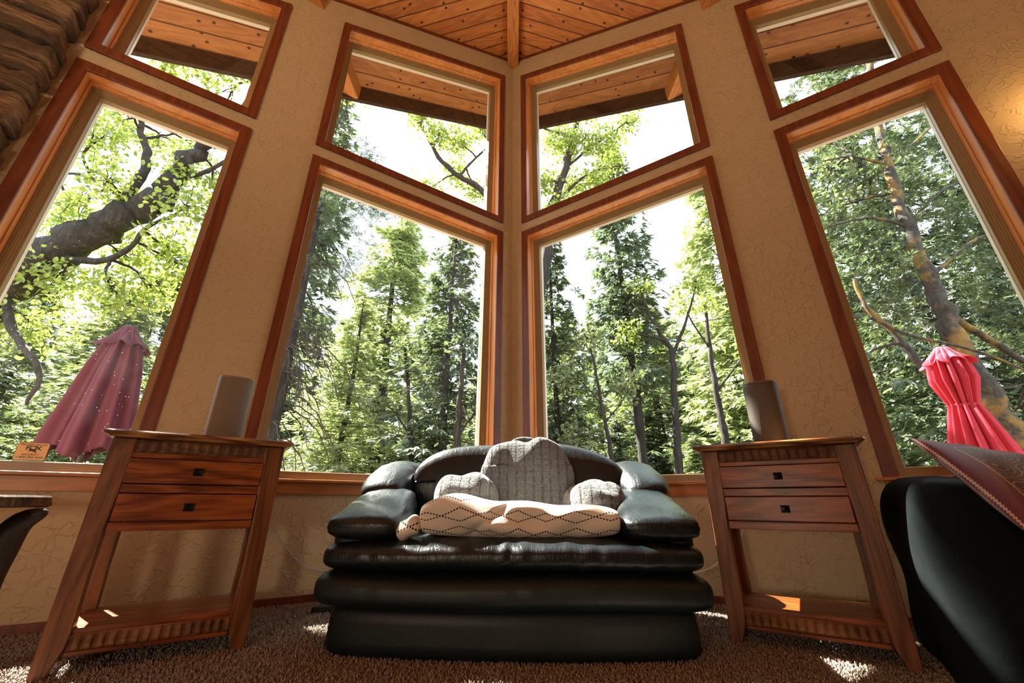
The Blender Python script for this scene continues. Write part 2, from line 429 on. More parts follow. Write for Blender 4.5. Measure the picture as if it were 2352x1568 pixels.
# thin trim along the ceiling line, baseboards
for side in 'LR':
    m = MB()
    def seg(u0, u1, f0, f1, w0, w1):
        m.hexa([W(u0, w0, f0(u0), side), W(u1, w0, f0(u1), side), W(u1, w1, f0(u1), side), W(u0, w1, f0(u0), side)],
               [W(u0, w0, f1(u0), side), W(u1, w0, f1(u1), side), W(u1, w1, f1(u1), side), W(u0, w1, f1(u0), side)])
    seg(.05, 6.4, lambda u: zt(u)-.035, lambda u: zt(u)-.004, .0, .014)
    tag(m.build('trim_3' if side == 'L' else 'trim_4', M['casing']), 'thin reddish trim strip where wall meets board ceiling', kind='structure')
    m = MB(); seg(0, 3.38 if side == 'L' else 6.4, lambda u: 0, lambda u: .05, 0, .014)
    tag(m.build('baseboard_left' if side == 'L' else 'baseboard_right', M['casing'], bevel=.003), 'low reddish wooden baseboard', kind='structure')

# ------------------------------------------------------------------ windows
def ring(m, side, po, pi, w0, w1):
    n_ = len(po); V = []
    for w_ in (w0, w1):
        for poly in (po, pi): V += [W(u, w_, z, side) for u, z in poly]
    F = []
    for i in range(n_):
        j = (i+1) % n_
        F += [(i, j, n_+j, n_+i), (2*n_+i, 3*n_+i, 3*n_+j, 2*n_+j), (i, 2*n_+i, 2*n_+j, j), (n_+i, n_+j, 3*n_+j, 3*n_+i)]
    m.add(V, F)
def window(idx, side, U, upper, label, dusty=False):
    root = empty('window_%d' % idx, W((U[0]+U[1])/2, 0, TALL[0] if not upper else UPB, side), (1 if side == 'L' else -1)*(PI/2-A), label, kind='structure')
    poly = upperpoly(U) if upper else tallpoly(U)
    def fin(m, name, mat, **k):
        return localize(m.build(name, mat, root, **k))
    I = lambda d: inset(poly, d)
    m = MB()
    if upper: ring(m, side, poly, I(.066), 0, .020)
    else:
        po, pi = poly, I(.066)
        pi = [(pi[0][0], poly[0][1]), (pi[1][0], poly[1][1]), pi[2], pi[3]]
        V = []
        for w_ in (0, .02):
            for q in (po, pi): V += [W(u, w_, z, side) for u, z in q]
        F = []
        for i in (1, 2, 3):
            j = (i+1) % 4
            F += [(i, j, 4+j, 4+i), (8+i, 12+i, 12+j, 8+j), (i, 8+i, 8+j, j), (4+i, 4+j, 12+j, 12+i)]
        F += [(0, 4, 12, 8), (1, 9, 13, 5)]
        m.add(V, F)
    fin(m, 'casing', M['casing'], bevel=.004)
    def low(p, z):       # tall windows: bottom edge sits on the stool
        return p if upper else [(p[0][0], z), (p[1][0], z), p[2], p[3]]
    m = MB(); ring(m, side, low(I(.050), TALL[0]-.004), low(I(.062), TALL[0]), .006, -.076); ring(m, side, low(I(.052), TALL[0]-.004), low(I(.070), TALL[0]+.002), -.076, -.114)
    fin(m, 'jamb', M['jamb'], bevel=.002)
    m = MB()
    steps = [(.060, .080, -.112, -.17), (.060, .090, -.117, -.17), (.060, .100, -.122, -.17), (.060, .110, -.128, -.17), (.060, .122, -.135, -.17)]
    for k, (a, b, w0, w1) in enumerate(steps):
        zz = (TALL[0]+.002 + (b-.066)*.95)
        ring(m, side, low(I(a), TALL[0]-.004), low(I(b), zz), w0, w1)
    fin(m, 'frame', M['vinyl'], bevel=.0015)
    m = MB(); zz = TALL[0]+.06
    ring(m, side, low(I(.060), TALL[0]-.004), low(I(.124), zz), -.172, -.205)
    fin(m, 'exterior_bead', M['white_bead'])
    m = MB(); g = low(I(.118), TALL[0]+.045)
    m.add([W(u, -.150, z, side) for u, z in g] + [W(u, -.154, z, side) for u, z in g], [(0,1,2,3), (7,6,5,4)] + [(i, i+4, (i+1) % 4+4, (i+1) % 4) for i in range(4)])
    fin(m, 'glass_pane', M[dusty] if dusty else M['glass'])
    if not upper:
        m = MB(); z = TALL[0]
        def bx(u0, u1, w0, w1, z0, z1): m.hexa([W(u0, w0, z0, side), W(u1, w0, z0, side), W(u1, w1, z0, side), W(u0, w1, z0, side)], [W(u0, w0, z1, side), W(u1, w0, z1, side), W(u1, w1, z1, side), W(u0, w1, z1, side)])
        bx(U[0]-.035, U[1]+.035, .0, .045, z-.018, z)
        bx(U[0]+.06, U[1]-.06, -.10, .0, z-.018, z)
        fin(m, 'stool', M['sillw'], bevel=.004)
        m = MB(); bx(U[0]-.0, U[1]+.0, 0, .018, z-.088, z-.018)
        fin(m, 'apron', M['sillw'], bevel=.003)
    return root
window(1, 'L', U2, False, 'tall wood-cased window farthest left, dark red umbrella seen through it', 'glass_dusty')
window(2, 'L', U2, True, 'small sloped-top upper window farthest left, next to the stone chimney')
window(3, 'L', U1, False, 'tall wood-cased window just left of the corner', 'glass_faint')
window(4, 'L', U1, True, 'sloped-top upper window just left of the corner')
window(5, 'R', U1, False, 'tall wood-cased window just right of the corner')
window(6, 'R', U1, True, 'sloped-top upper window just right of the corner')
window(7, 'R', U2, False, 'tall wood-cased window farthest right, bright pink umbrella seen through it')
window(8, 'R', U2, True, 'small sloped-top upper window farthest right')
# ------------------------------------------------------------------ stone chimney at the far left
n = NT('fieldstone'); v = n.map((1, 1, 3))
big = n.noise(v, 1.6, 3, .6); st = n.noise(n.map((3, 3, 26)), 3, 4, .65, .6)
c = n.ramp(n.math('ADD', n.math('MULTIPLY', big, .6), n.math('MULTIPLY', st, .5)), [(.3, (0.030, 0.018, 0.010)), (.52, (0.10, 0.058, 0.030)), (.68, (0.34, 0.20, 0.10))])
n.col(c); n.rough(.85); n.bump(st, .02, .9); M['stone'] = n.m
M['mortar'] = plain('mortar', (0.045, 0.032, 0.022), .95, bump=(40, .01))
root = empty('stone_chimney', W(4.1, .1, 0, 'L'), PI/2-A, 'dark rough stone veneer chimney rising beside the upper left window', 'chimney')
keep = localize
m = MB(); m.hexa([W(3.43, .003, 0, 'L'), W(5.6, .003, 0, 'L'), W(5.6, .11, 0, 'L'), W(3.43, .11, 0, 'L')], [W(3.43, .003, zt(3.43)-.05, 'L'), W(5.6, .003, zt(5.6)-.05, 'L'), W(5.6, .11, zt(5.6)-.05, 'L'), W(3.43, .11, zt(3.43)-.05, 'L')])
keep(m.build('mortar_core', M['mortar'], root))
m = MB(); z = 0.0; rs = random.Random(5)
while z < 4.6:
    hgt = rs.uniform(.085, .15); u = 3.365 + rs.uniform(0, .03)
    while u < 5.4:
        L_ = rs.uniform(.16, .46); zz = z + rs.uniform(-.012, .012)
        if zz + hgt < zt(u+L_) - .03:
            hh = hgt * rs.uniform(.9, 1.02); dep = rs.uniform(.13, .19)
            sd = rs.uniform(0, 50); tl = rs.uniform(-.05, .05)
            def fn(V, sd=sd, tl=tl, u=u, L_=L_, zz=zz, hh=hh, dep=dep):
                out = []
                for x, y, q in V:
                    nz = noise.noise(Vector((x*14+sd, y*14, q*14))); n2 = noise.noise(Vector((x*5, sd+y*5, q*9)))
                    uu = u + L_/2 + x*(1+.06*n2) + n2*.02*(abs(x) > L_*.3); ww = dep/2 + y*(1+.35*nz); zq = zz + hh/2 + q*(1+.25*n2) + tl*x*.5 + nz*.018
                    out.append(tuple(W(uu, max(ww, .002), zq, 'L')))
                return np.array(out)
            k = 8 if z > 1.9 and u < 4.6 else 4
            m.puff((L_/2-.003, dep/2, hh/2-.002), 14, (k+4, k//2+2, k//2+2), fn, edge=.5)
        u += L_ + .004
    z += hgt
keep(m.build('stone_facing', M['stone'], root, smooth=True))

# ------------------------------------------------------------------ end tables
rose = dict(dark=(0.060, 0.012, 0.004), mid=(0.20, 0.046, 0.010), light=(0.40, 0.120, 0.024))
M['rose_x'] = wood('rosewood_horizontal', axis='x', rough=.32, scale=2.2, ring=3.5, contrast=.7, knots=False, **rose)
M['rose_z'] = wood('rosewood_vertical', axis='z', rough=.36, scale=2.2, ring=3.5, contrast=.6, dark=(0.060, 0.018, 0.008), mid=(0.17, 0.058, 0.02), light=(0.28, 0.11, 0.038))
M['rose_carved'] = wood('rosewood_carved', axis='x', rough=.5, scale=2.0, ring=3, contrast=.7, dark=(0.06, 0.022, 0.01), mid=(0.17, 0.07, 0.028), light=(0.30, 0.14, 0.05))
M['rose_top'] = wood('rosewood_top', axis='x', rough=.3, scale=1.6, ring=5, contrast=1.0, dark=(0.05, 0.014, 0.006), mid=(0.16, 0.05, 0.016), light=(0.46, 0.22, 0.07))
for k_ in ('rose_x', 'rose_z', 'rose_carved', 'rose_top'): M[k_].node_tree.nodes['Principled BSDF'].inputs['Specular IOR Level'].default_value = .28
M['iron'] = plain('black_iron', (0.012, 0.012, 0.012), .4, .6)
def carved(x0, x1, yf, yb, z0, z1, n_=16, amp=.008):
    # board whose face is cut into a row of scoops
    m = MB(); V = []; F = []; k = n_*8; rows = 6
    for i in range(k+1):
        x = x0 + (x1-x0)*i/k; ph = (i/8) % 1.0
        sc = 1-abs(math.sin(PI*ph))**.7
        for j in range(rows+1):
            t = j/rows; z = z0 + (z1-z0)*t
            edge = min(1, 5*min(t, 1-t)+.0)
            V.append((x, yf - amp*sc*edge + .004*math.sin(i*.37)*edge*.3 + amp*.5*(1-edge), z))
    for i in range(k):
        for j in range(rows):
            a = i*(rows+1)+j; F.append((a, a+rows+1, a+rows+2, a+1))
    m.add(V, F); m.box(((x0+x1)/2, (yf+.004+yb)/2+.003, (z0+z1)/2), (x1-x0, yb-yf-.01, z1-z0)); return m
def end_table(side, uc, wf, label, rz_extra=0):
    # local frame: x to the right seen from the room, y towards the wall, front legs at y = 0
    p = W(uc, wf, 0, side); rz = (1 if side == 'L' else -1) * (PI/2 - A) + rz_extra
    t = empty('end_table', p, rz, label, 'end table')
    hw = .303; dp = .40; lw = .072
    m = MB()
    zt0, zt1 = .795, .820
    def topfn(V):
        e = (V[:, 2] < 0)
        V[e, 0] *= .955; V[e, 1] *= .94; return V
    m.puff((.336, .255, .0125), 22, (20, 12, 4), topfn, c=(0, dp/2-.012, (zt0+zt1)/2)); m.build('table_top', M['rose_top'], t, smooth=False, bevel=0)
    for sx in (-1, 1):
        for fy in (0, 1):
            m = MB(); y0 = 0 if fy == 0 else dp-.055; y1 = y0+.055
            if fy: y0, y1 = dp-.055, dp
            xs_o = sx*hw; L_ = []
            prof = [(0.0, .044), (.02, .045), (.09, .068), (.14, lw), (.30, .066), (.46, .066), (.60, .072), (.794, .075)]
            V = []; F = []
            for z, wd in prof:
                xi = xs_o - sx*wd
                a, b = min(xs_o, xi), max(xs_o, xi)
                V += [(a, y0, z), (b, y0, z), (b, y1, z), (a, y1, z)]
            for i in range(len(prof)-1):
                for k in range(4): F.append((i*4+k, i*4+(k+1) % 4, (i+1)*4+(k+1) % 4, (i+1)*4+k))
            F += [(3,2,1,0), tuple(range(len(V)-4, len(V)))]
            m.add(V, F); m.build('leg', M['rose_z'], t, bevel=.0035)
    ix = hw-.070
    carved(-ix, ix, .006, .03, .742, .793, 13).build('carved_frieze', M['rose_carved'], t)
    for z0, z1, nm in ((.722, .741, 'rail'), (.590, .622, 'rail'), (.452, .484, 'rail')):
        m = MB(); m.box((0, .017, (z0+z1)/2), (2*ix, .026, z1-z0)); m.build(nm, M['rose_x'], t, bevel=.002)
    for k, (z0, z1) in enumerate(((.626, .719), (.488, .586))):
        m = MB(); m.box((0, .008, (z0+z1)/2), (2*ix-.006, .030, z1-z0)); m.box((0, .19, (z0+z1)/2), (2*ix-.03, .33, z1-z0-.02))
        d = m.build('drawer', M['rose_x'], t, bevel=.002)
        zc = (z0+z1)/2; r = .0165
        m = MB(); rot = math.radians(0)
        V = [(-r, -.013, zc), (0, -.013, zc+r), (r, -.013, zc), (0, -.013, zc-r)]
        V = [(-r, -.014, zc-r*.9), (r, -.014, zc-r*.9), (r, -.014, zc+r*.9), (-r, -.014, zc+r*.9), (0, -.033, zc), (-.006, -.006, zc-.006), (.006, -.006, zc-.006), (.006, -.006, zc+.006), (-.006, -.006, zc+.006)]
        m.add(V, [(0,1,4), (1,2,4), (2,3,4), (3,0,4), (0,5,6,1), (1,6,7,2), (2,7,8,3), (3,8,5,0)])
        m.build('knob', M['iron'], d)
    for sx in (-1, 1):
        m = MB(); m.box((sx*(hw-.02), dp/2, .625), (.018, dp-.11, .34)); m.build('side_panel', M['rose_x'], t, bevel=.002)
        m = MB(); m.box((sx*(hw-.022), dp/2, .105), (.02, dp-.11, .06)); m.build('side_rail', M['rose_x'], t, bevel=.002)
    m = MB(); m.box((0, dp-.02, .625), (2*ix, .016, .34)); m.build('back_panel', M['rose_x'], t)
    m = MB()
    for k in range(5):
        y0 = .012 + k*(dp-.03)/5; m.box((0, y0+(dp-.03)/10, .139), (2*ix+.05, (dp-.03)/5-.0012, .018))
    m.build('shelf', M['rose_x'], t, bevel=.001)
    carved(-ix, ix, .006, .03, .080, .130, 15, .010).build('carved_apron', M['rose_carved'], t)
    m = MB(); m.box((0, .016, .073), (2*ix, .03, .013)); m.build('lower_rail', M['rose_x'], t, bevel=.002)
    return t
end_table('L', 2.097, .770, 'two-drawer rosewood end table left of the black loveseat, brightly lit red-brown front')
end_table('R', 1.928, .753, 'two-drawer rosewood end table right of the black loveseat, in dark shade')

# ------------------------------------------------------------------ speakers
def speaker(side, u, w_, zb, hgt, r, mat, matt, label, sq=1.0):
    p = W(u, w_, zb, side); s = empty('speaker', p, (1 if side == 'L' else -1)*(PI/2-A), label, 'speaker')
    m = MB(); m.lathe([(r*.86, 0), (r*.97, .004), (r, .012), (r, hgt-.012), (r*.985, hgt-.004)], n=64, mod=lambda a, i, z: 1/(abs(math.cos(a))**3+abs(math.sin(a)*1.0)**3)**(1/3)*.95)
    m.build('grille', mat, s, smooth=True)
    m = MB(); m.lathe([(r*.985, hgt-.005), (r*1.0, hgt-.002), (r*.99, hgt+.004), (r*.93, hgt+.006), (r*.9, hgt+.004), (r*.05, hgt+.003)], n=64, mod=lambda a, i, z: 1/(abs(math.cos(a))**3+abs(math.sin(a)*1.0)**3)**(1/3)*.95)
    m.build('top_cap', matt, s, smooth=True)
    return s
n = NT('speaker_mesh'); v = n.map((1, 1, 1))
wv = n.n('ShaderNodeTexWave'); wv.bands_direction = 'Z'; wv.inputs['Scale'].default_value = 110; n.l(v, wv.inputs[0])
n.col(n.mix(wv.outputs['Fac'], (0.13, 0.10, 0.075), (0.23, 0.18, 0.135))); n.rough(.5); n.bump(wv.outputs['Fac'], .001, .6); M['spk'] = n.m
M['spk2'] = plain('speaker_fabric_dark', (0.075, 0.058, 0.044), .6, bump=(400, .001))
M['spkcap'] = plain('speaker_cap', (0.22, 0.165, 0.12), .4)
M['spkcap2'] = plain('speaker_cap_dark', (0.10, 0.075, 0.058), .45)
speaker('L', 2.052, .52, .820, .320, .083, M['spk'], M['spkcap'], 'tall taupe perforated speaker standing on the left end table')
speaker('R', 1.930, .54, .820, .320, .083, M['spk2'], M['spkcap2'], 'tall grey-brown speaker standing on the right end table')

# ------------------------------------------------------------------ black leather loveseat
n = NT('black_leather'); v = n.map()
cre = n.noise(n.map((9, 3, 1.6)), 3.0, 4, .6, 1.2)
vo = n.n('ShaderNodeTexVoronoi'); vo.inputs['Scale'].default_value = 260; n.l(v, vo.inputs['Vector'])
cr2 = n.math('ABSOLUTE', n.math('SUBTRACT', cre, .5)); cr2 = n.ramp(cr2, [(0.0, 0.0), (.09, 1.0)])
n.col((0.0065, 0.0105, 0.0135)); n.rough(.33); n.b.inputs['Specular IOR Level'].default_value = .42
b1 = n.bump(cr2, .0010, .45); b2 = n.bump(n.noise(v, 6, 3, .5), .012, .5, b1); n.bump(vo.outputs['Distance'], .0006, .5, b2); M['leather'] = n.m
n = NT('black_leather_plain'); v = n.map()
n.col((0.0055, 0.0120, 0.0140)); n.rough(.48); n.b.inputs['Specular IOR Level'].default_value = .38; b1 = n.bump(n.noise(v, 3, 3, .5), .008, .5)
vo = n.n('ShaderNodeTexVoronoi'); vo.inputs['Scale'].default_value = 260; n.l(v, vo.inputs['Vector']); n.bump(vo.outputs['Distance'], .0005, .5, b1); M['leather2'] = n.m

sofa = empty('loveseat', (0.012, 2.30, 0), math.radians(-2.0), 'black leather loveseat with puffy arms standing in the corner between the windows', 'sofa')
def bow(V, amt, hx):
    f = np.clip(-V[:, 1]*3, 0, 1); V[:, 1] -= amt*f*(1-np.clip(V[:, 0]/hx, -1, 1)**2); return V
def creases(V, amp, fx=55, ph=0, ax=0):
    # soft gathered folds that fade towards the middle of the front
    x = V[:, ax]; s = np.sin(x*fx+ph+1.7*np.sin(x*13+ph)) * (.5+.5*np.sin(x*21+ph*2))
    return s*amp
def fn(V):
    t = (V[:, 2]+.09)/.18; V[:, 0] *= (1.012-.02*t); return bow(V, .05, .72)
m = MB(); m.puff((.742, .44, .09), 14, (36, 20, 6), fn, (0, 0, .09)); m.build('base', M['leather2'], sofa, smooth=True)
def fn(V):
    V = tight(V, .808); V = bow(V, .045, .8); f = np.clip(-V[:, 1]*3, 0, 1); V[:, 1] += creases(V, .0025, 40)*f; V[:, 2] += .006*np.sin(V[:, 0]*5)*f; return V
m = MB(); m.puff((.803, .475, .088), 3.2, (80, 30, 16), fn, (0, 0, .226), ep=9); m.build('lower_roll', M['leather2'], sofa, smooth=True)
def fn(V):
    V = tight(V, .796); V = bow(V, .035, .78); f = np.clip(-V[:, 1]*4-.6, 0, 1); up = np.clip(V[:, 2]/.06+.6, 0, 1)
    V[:, 1] += creases(V, .0045, 62, .4)*f*up; V[:, 2] += creases(V, .003, 62, .9)*f
    g = np.exp(-(V[:, 0]/.008)**2); V[:, 1] += .006*g*f; V[:, 2] += .004*np.sin(V[:, 0]*4+1); return V
m = MB(); m.puff((.796, .465, .076), 3.0, (150, 34, 16), fn, (0, .0, .350), ep=8); m.build('seat_cushion', M['leather'], sofa, smooth=True)
# arms: a fat front pad and a rear pad that climbs to the back
def pad(name, path, rx, ry, seed, mat='leather', n_=34, wr=.05):
    pts = [Vector(p) for p in path]
    # catmull-rom resample
    def cr(i, t):
        p0, p1, p2, p3 = (pts[max(i-1, 0)], pts[i], pts[min(i+1, len(pts)-1)], pts[min(i+2, len(pts)-1)])
        return .5*((2*p1)+(p2-p0)*t+(2*p0-5*p1+4*p2-p3)*t*t+(3*p1-p0-3*p2+p3)*t**3)
    K = 40; P = []; RX = []; RY = []
    tot = len(pts)-1
    for k in range(K+1):
        # bunch the samples at the ends so that they round off
        s = .5-.5*math.cos(PI*k/K); q = s*tot; i = min(int(q), tot-1); t = q-i
        P.append(cr(i, t))
        capf = (max(0, 1-(2*s-1)**6))**.42
        RX.append(max(.002, capf*(rx[i]*(1-t)+rx[i+1]*t))); RY.append(max(.002, capf*(ry[i]*(1-t)+ry[i+1]*t)))
    m = MB()
    def pr(a, i):
        s = i/K
        c_, s_ = abs(math.cos(a)), abs(math.sin(a))
        base = 1/((c_**2.6+s_**2.6)**(1/2.6))
        w_ = math.sin(a*9+seed+3*s)*math.sin(s*17+seed+2*math.sin(a*3)) + .6*math.sin(s*40+seed+a*2)*math.cos(a*2+seed)
        return base*(1+wr*.35*w_)
    m.tube(P, RX, n_, True, RY, prof=pr)
    return m.build(name, M[mat], sofa, smooth=True)
for s in (-1, 1):
    ax = lambda x: s*x
    pad('arm_pad', [(ax(.642), -.43, .452), (ax(.642), -.30, .472), (ax(.655), -.10, .520), (ax(.675), .10, .570)], [.168, .172, .16, .15], [.046, .068, .085, .095], 1.3+s, n_=48, wr=.07)
    pad('arm_rear_pad', [(ax(.70), -.04, .56), (ax(.71), .12, .625), (ax(.69), .28, .67), (ax(.60), .38, .69)], [.12, .135, .14, .12], [.09, .11, .125, .11], 2.9+s)
    m = MB(); m.puff((.10, .40, .14), 5, (10, 24, 10), None, (s*.70, .03, .40)); m.build('arm_body', M['leather2'], sofa, smooth=True)
    m = MB()
def fn(V):
    x = V[:, 0]/.62; z = V[:, 2]
    V[:, 2] += -.03*np.abs(x)**3*(z > 0) + .006*np.sin(V[:, 0]*9)
    V[:, 1] += .10*(1-np.abs(x)**2)*.6 + .12*np.clip(z, 0, 1) + .06*x**2*-1 + creases(V, .002, 26, 1.1)*np.clip(np.abs(x)*3-1.6, 0, 1)
    return V
m = MB(); m.puff((.615, .145, .235), 2.9, (80, 20, 30), fn, (.025, .235, .665)); m.build('backrest', M['leather'], sofa, smooth=True)
m = MB(); m.puff((.74, .10, .36), 5, (30, 10, 20), None, (0, .40, .40)); m.build('back_shell', M['leather2'], sofa, smooth=True)

# ------------------------------------------------------------------ plush bed-rest pillow
n = NT('grey_plush'); v = n.map()
bx = n.n('ShaderNodeTexNoise'); bx.inputs['Scale'].default_value = 170; bx.inputs['Detail'].default_value = 3; n.l(n.map((1, 1, .5)), bx.inputs['Vector'])
b2 = n.noise(v, 45, 3, .6, .5)
sx = n.n('ShaderNodeSeparateXYZ'); n.l(v, sx.inputs[0])
wob = n.math('MULTIPLY', n.noise(v, 14, 2), .012)
def lines(c_, per, off=0):
    q = n.math('ABSOLUTE', n.math('SUBTRACT', n.math('FRACT', n.math('DIVIDE', n.math('ADD', n.math('ADD', c_, wob), 10+off), per)), .5))
    return n.ramp(q, [(0.0, 0.0), (.16, 1.0)])
gx = lines(sx.outputs['X'], .046); gz = lines(sx.outputs['Z'], .033)
grid = n.math('MULTIPLY', gx, n.math('ADD', n.math('MULTIPLY', gz, .22), .78))
hh = n.math('ADD', n.math('MULTIPLY', grid, .8), n.math('MULTIPLY', b2, .8))
n.col(n.mix(b2, (0.070, 0.073, 0.077), (0.165, 0.170, 0.180))); n.rough(.9); n.b.inputs['Sheen Weight'].default_value = .5; n.b.inputs['Sheen Roughness'].default_value = .4
b1 = n.bump(hh, .016, 1.0); n.bump(bx.outputs['Fac'], .010, 1.0, b1); M['plush'] = n.m
bed = empty('bedrest_pillow', (0.075, 2.36, .415), math.radians(-1), 'grey plush reading pillow with two arms and a top handle, propped on the black loveseat', 'pillow')
def fn(V):
    x, y, z = V[:, 0].copy(), V[:, 1].copy(), V[:, 2].copy()
    t = (z+.245)/.49
    V[:, 0] = x*(1.08-.20*t + .02*np.sin(z*30)) + .012
    V[:, 2] += .016*np.sin(x*13+.9)*(t > .7) - .030*np.exp(-((x-.0)/.05)**2)*np.clip((t-.72)*4, 0, 1)
    V[:, 1] += .10*t + .012*np.sin(x*22)*np.cos(z*14) - .02*np.cos(x*9)*(y < 0)
    return V
m = MB(); m.puff((.270, .090, .242), 4.6, (44, 16, 44), fn, (0, .0, .245)); m.build('pillow_back', M['plush'], bed, smooth=True)
for s, xo, zo, r, ln in ((-1, -.300, .150, .135, .20), (1, .345, .125, .125, .20)):
    def fn(V):
        x, y, z = V[:, 0].copy(), V[:, 1].copy(), V[:, 2].copy()
        V[:, 0] += s*(-.05)*np.clip(y/.2, -1, 1)
        V[:, 2] += .010*np.sin(x*30+y*20)+.006*np.sin(y*60); return V
    m = MB(); m.puff((r*1.12, ln*.85, r*.98), 2.5, (24, 24, 24), fn, (xo, -.10, zo)); m.build('pillow_arm', M['plush'], bed, smooth=True)
m = MB(); P = [(-.085, .10, .455), (-.065, .10, .485), (-.02, .10, .497), (.03, .10, .494), (.065, .10, .482), (.08, .10, .450)]
m.tube(P, [.012, .014, .014, .014, .014, .012], 12, True, [.022]*6, up=Vector((0, 1, 0))); m.build('handle', M['plush'], bed, smooth=True, sub=1)

# ------------------------------------------------------------------ folded throw blanket with dotted diamonds
n = NT('dotted_fleece'); uvn = n.tc.outputs['UV']
sp = n.n('ShaderNodeSeparateXYZ'); n.l(uvn, sp.inputs[0]); S_, T_ = sp.outputs['X'], sp.outputs['Y']
per, row, amp, ds, r0 = .270, .100, .029, .0118, .0042
tm = n.math('SUBTRACT', n.math('MULTIPLY', n.math('FRACT', n.math('DIVIDE', T_, row)), row), row/2)
tri = n.math('SUBTRACT', n.math('MULTIPLY', n.math('PINGPONG', S_, per/2), 4*amp/per), amp)
def dots(curve):
    dv = n.math('SUBTRACT', tm, curve)
    du = n.math('MULTIPLY', n.math('SUBTRACT', n.math('FRACT', n.math('DIVIDE', S_, ds)), .5), ds)
    d2 = n.math('SQRT', n.math('ADD', n.math('MULTIPLY', dv, dv), n.math('MULTIPLY', du, du)))
    return n.math('LESS_THAN', d2, r0)
dd = n.math('MAXIMUM', dots(n.math('ADD', tri, .0045)), dots(n.math('SUBTRACT', n.math('MULTIPLY', tri, -1), .0045)))
n.col(n.mix(dd, (0.72, 0.64, 0.55), (0.012, 0.012, 0.02))); n.rough(.9); n.b.inputs['Sheen Weight'].default_value = .3
n.bump(n.noise(n.map(), 300, 3), .002, .5); M['fleece'] = n.m
def with_uv(o, fnuv):
    me = o.data; co_ = np.zeros(len(me.vertices)*3, dtype=np.float32); me.vertices.foreach_get('co', co_); co_ = co_.reshape(-1, 3)
    uv = fnuv(co_); li = np.zeros(len(me.loops), dtype=np.int32); me.loops.foreach_get('vertex_index', li)
    lay = me.uv_layers.new(name='UVMap'); lay.data.foreach_set('uv', uv[li].astype(np.float32).ravel()); return o
bl = empty('throw_blanket', (0.035, 2.02, .412), math.radians(-1.5), 'folded cream throw with dotted black diamonds lying on the loveseat seat', 'blanket')
hx, hy, hz = .438, .115, .078
def fn(V):
    x, y, z = V[:, 0].copy(), V[:, 1].copy(), V[:, 2].copy()
    V = tight(V, hx, 2.2); x = V[:, 0].copy()
    up = np.clip(z/hz*.5+.5, 0, 1); fr = np.clip(-y/hy, 0, 1)
    hump = .030*np.exp(-((x+.30)/.13)**2) - .006*np.sin(x*6)
    V[:, 2] += up*hump - up*.010*(x+.48) + .005*np.sin(x*21+1)*up
    fold = .016*np.sin(x*14+z*45+1.3)*np.exp(-((x+.12)/.2)**2) + .009*np.sin(x*27-z*30)*np.exp(-((x-.2)/.22)**2) + .006*np.sin(x*11+z*25)
    V[:, 1] += fr*fold
    g = np.exp(-((x+.13-(z)*1.3)/.022)**2); V[:, 1] += .018*g*fr
    return V
m = MB(); m.puff((hx, hy, hz), 2.8, (150, 30, 30), fn, (0, 0, hz), ep=6); o = m.build('folded_cloth', M['fleece'], bl, smooth=True)
def uvf(c_):
    ang = np.arctan2((c_[:, 2]-hz), -c_[:, 1]*.72); return np.stack([c_[:, 0]+5+.02*np.sin(c_[:, 0]*7), ang*.118+3.03+.006*np.sin(c_[:, 0]*9)], 1)
with_uv(o, uvf)
def fn(V):
    V[:, 2] += .012*np.sin(V[:, 0]*60); V[:, 1] += .01*np.sin(V[:, 2]*70); return V
m = MB(); m.puff((.052, .05, .044), 2.6, (20, 16, 14), fn, (-.478, -.085, .044)); o = m.build('tucked_end', M['fleece'], bl, smooth=True)
with_uv(o, lambda c_: np.stack([c_[:, 0]+5, (c_[:, 2])*1.0+3.0], 1))

# ------------------------------------------------------------------ dark armchair and burgundy cushion at the lower right
n = NT('dark_upholstery'); n.col((0.006, 0.0085, 0.009)); n.rough(.9); v = n.map()
b1 = n.bump(n.noise(v, 5, 4, .5), .012, .6); n.bump(n.noise(v, 500, 2), .0006, .4, b1); n.b.inputs['Specular IOR Level'].default_value = .08; M['uph'] = n.m
ac = empty('armchair', W(2.81, .62, 0, 'R'), -(PI/2-A), 'dark green-black upholstered armchair at the lower right edge, carrying a burgundy cushion', 'armchair')
def fn(V):
    x, y, z = V[:, 0].copy(), V[:, 1].copy(), V[:, 2].copy()
    V[:, 0] += .010*np.sin(z*14+y*8); V[:, 2] += .012*np.sin(y*9+x*7)*(z > .1); return V
def fnb(V):
    z = np.clip(-V[:, 2]/.325, 0, .985); f = (1-z**3.6)**(-1/3.6); V[:, 0] *= f; V[:, 1] *= f; return fn(V)
m = MB(); m.puff((.15, .47, .325), 3.6, (14, 34, 26), fnb, (-.37, 0, .335), ep=4); m.build('arm', M['uph'], ac, smooth=True)
m = MB(); m.puff((.14, .46, .29), 4.2, (14, 34, 26), fn, (.50, 0, .30)); m.build('arm', M['uph'], ac, smooth=True)
m = MB(); m.puff((.42, .42, .20), 5, 20, fn, (.05, -.02, .21)); m.build('seat', M['uph'], ac, smooth=True)
m = MB(); m.puff((.40, .14, .30), 4, 20, fn, (.05, .36, .40)); m.build('backrest', M['uph'], ac, smooth=True)

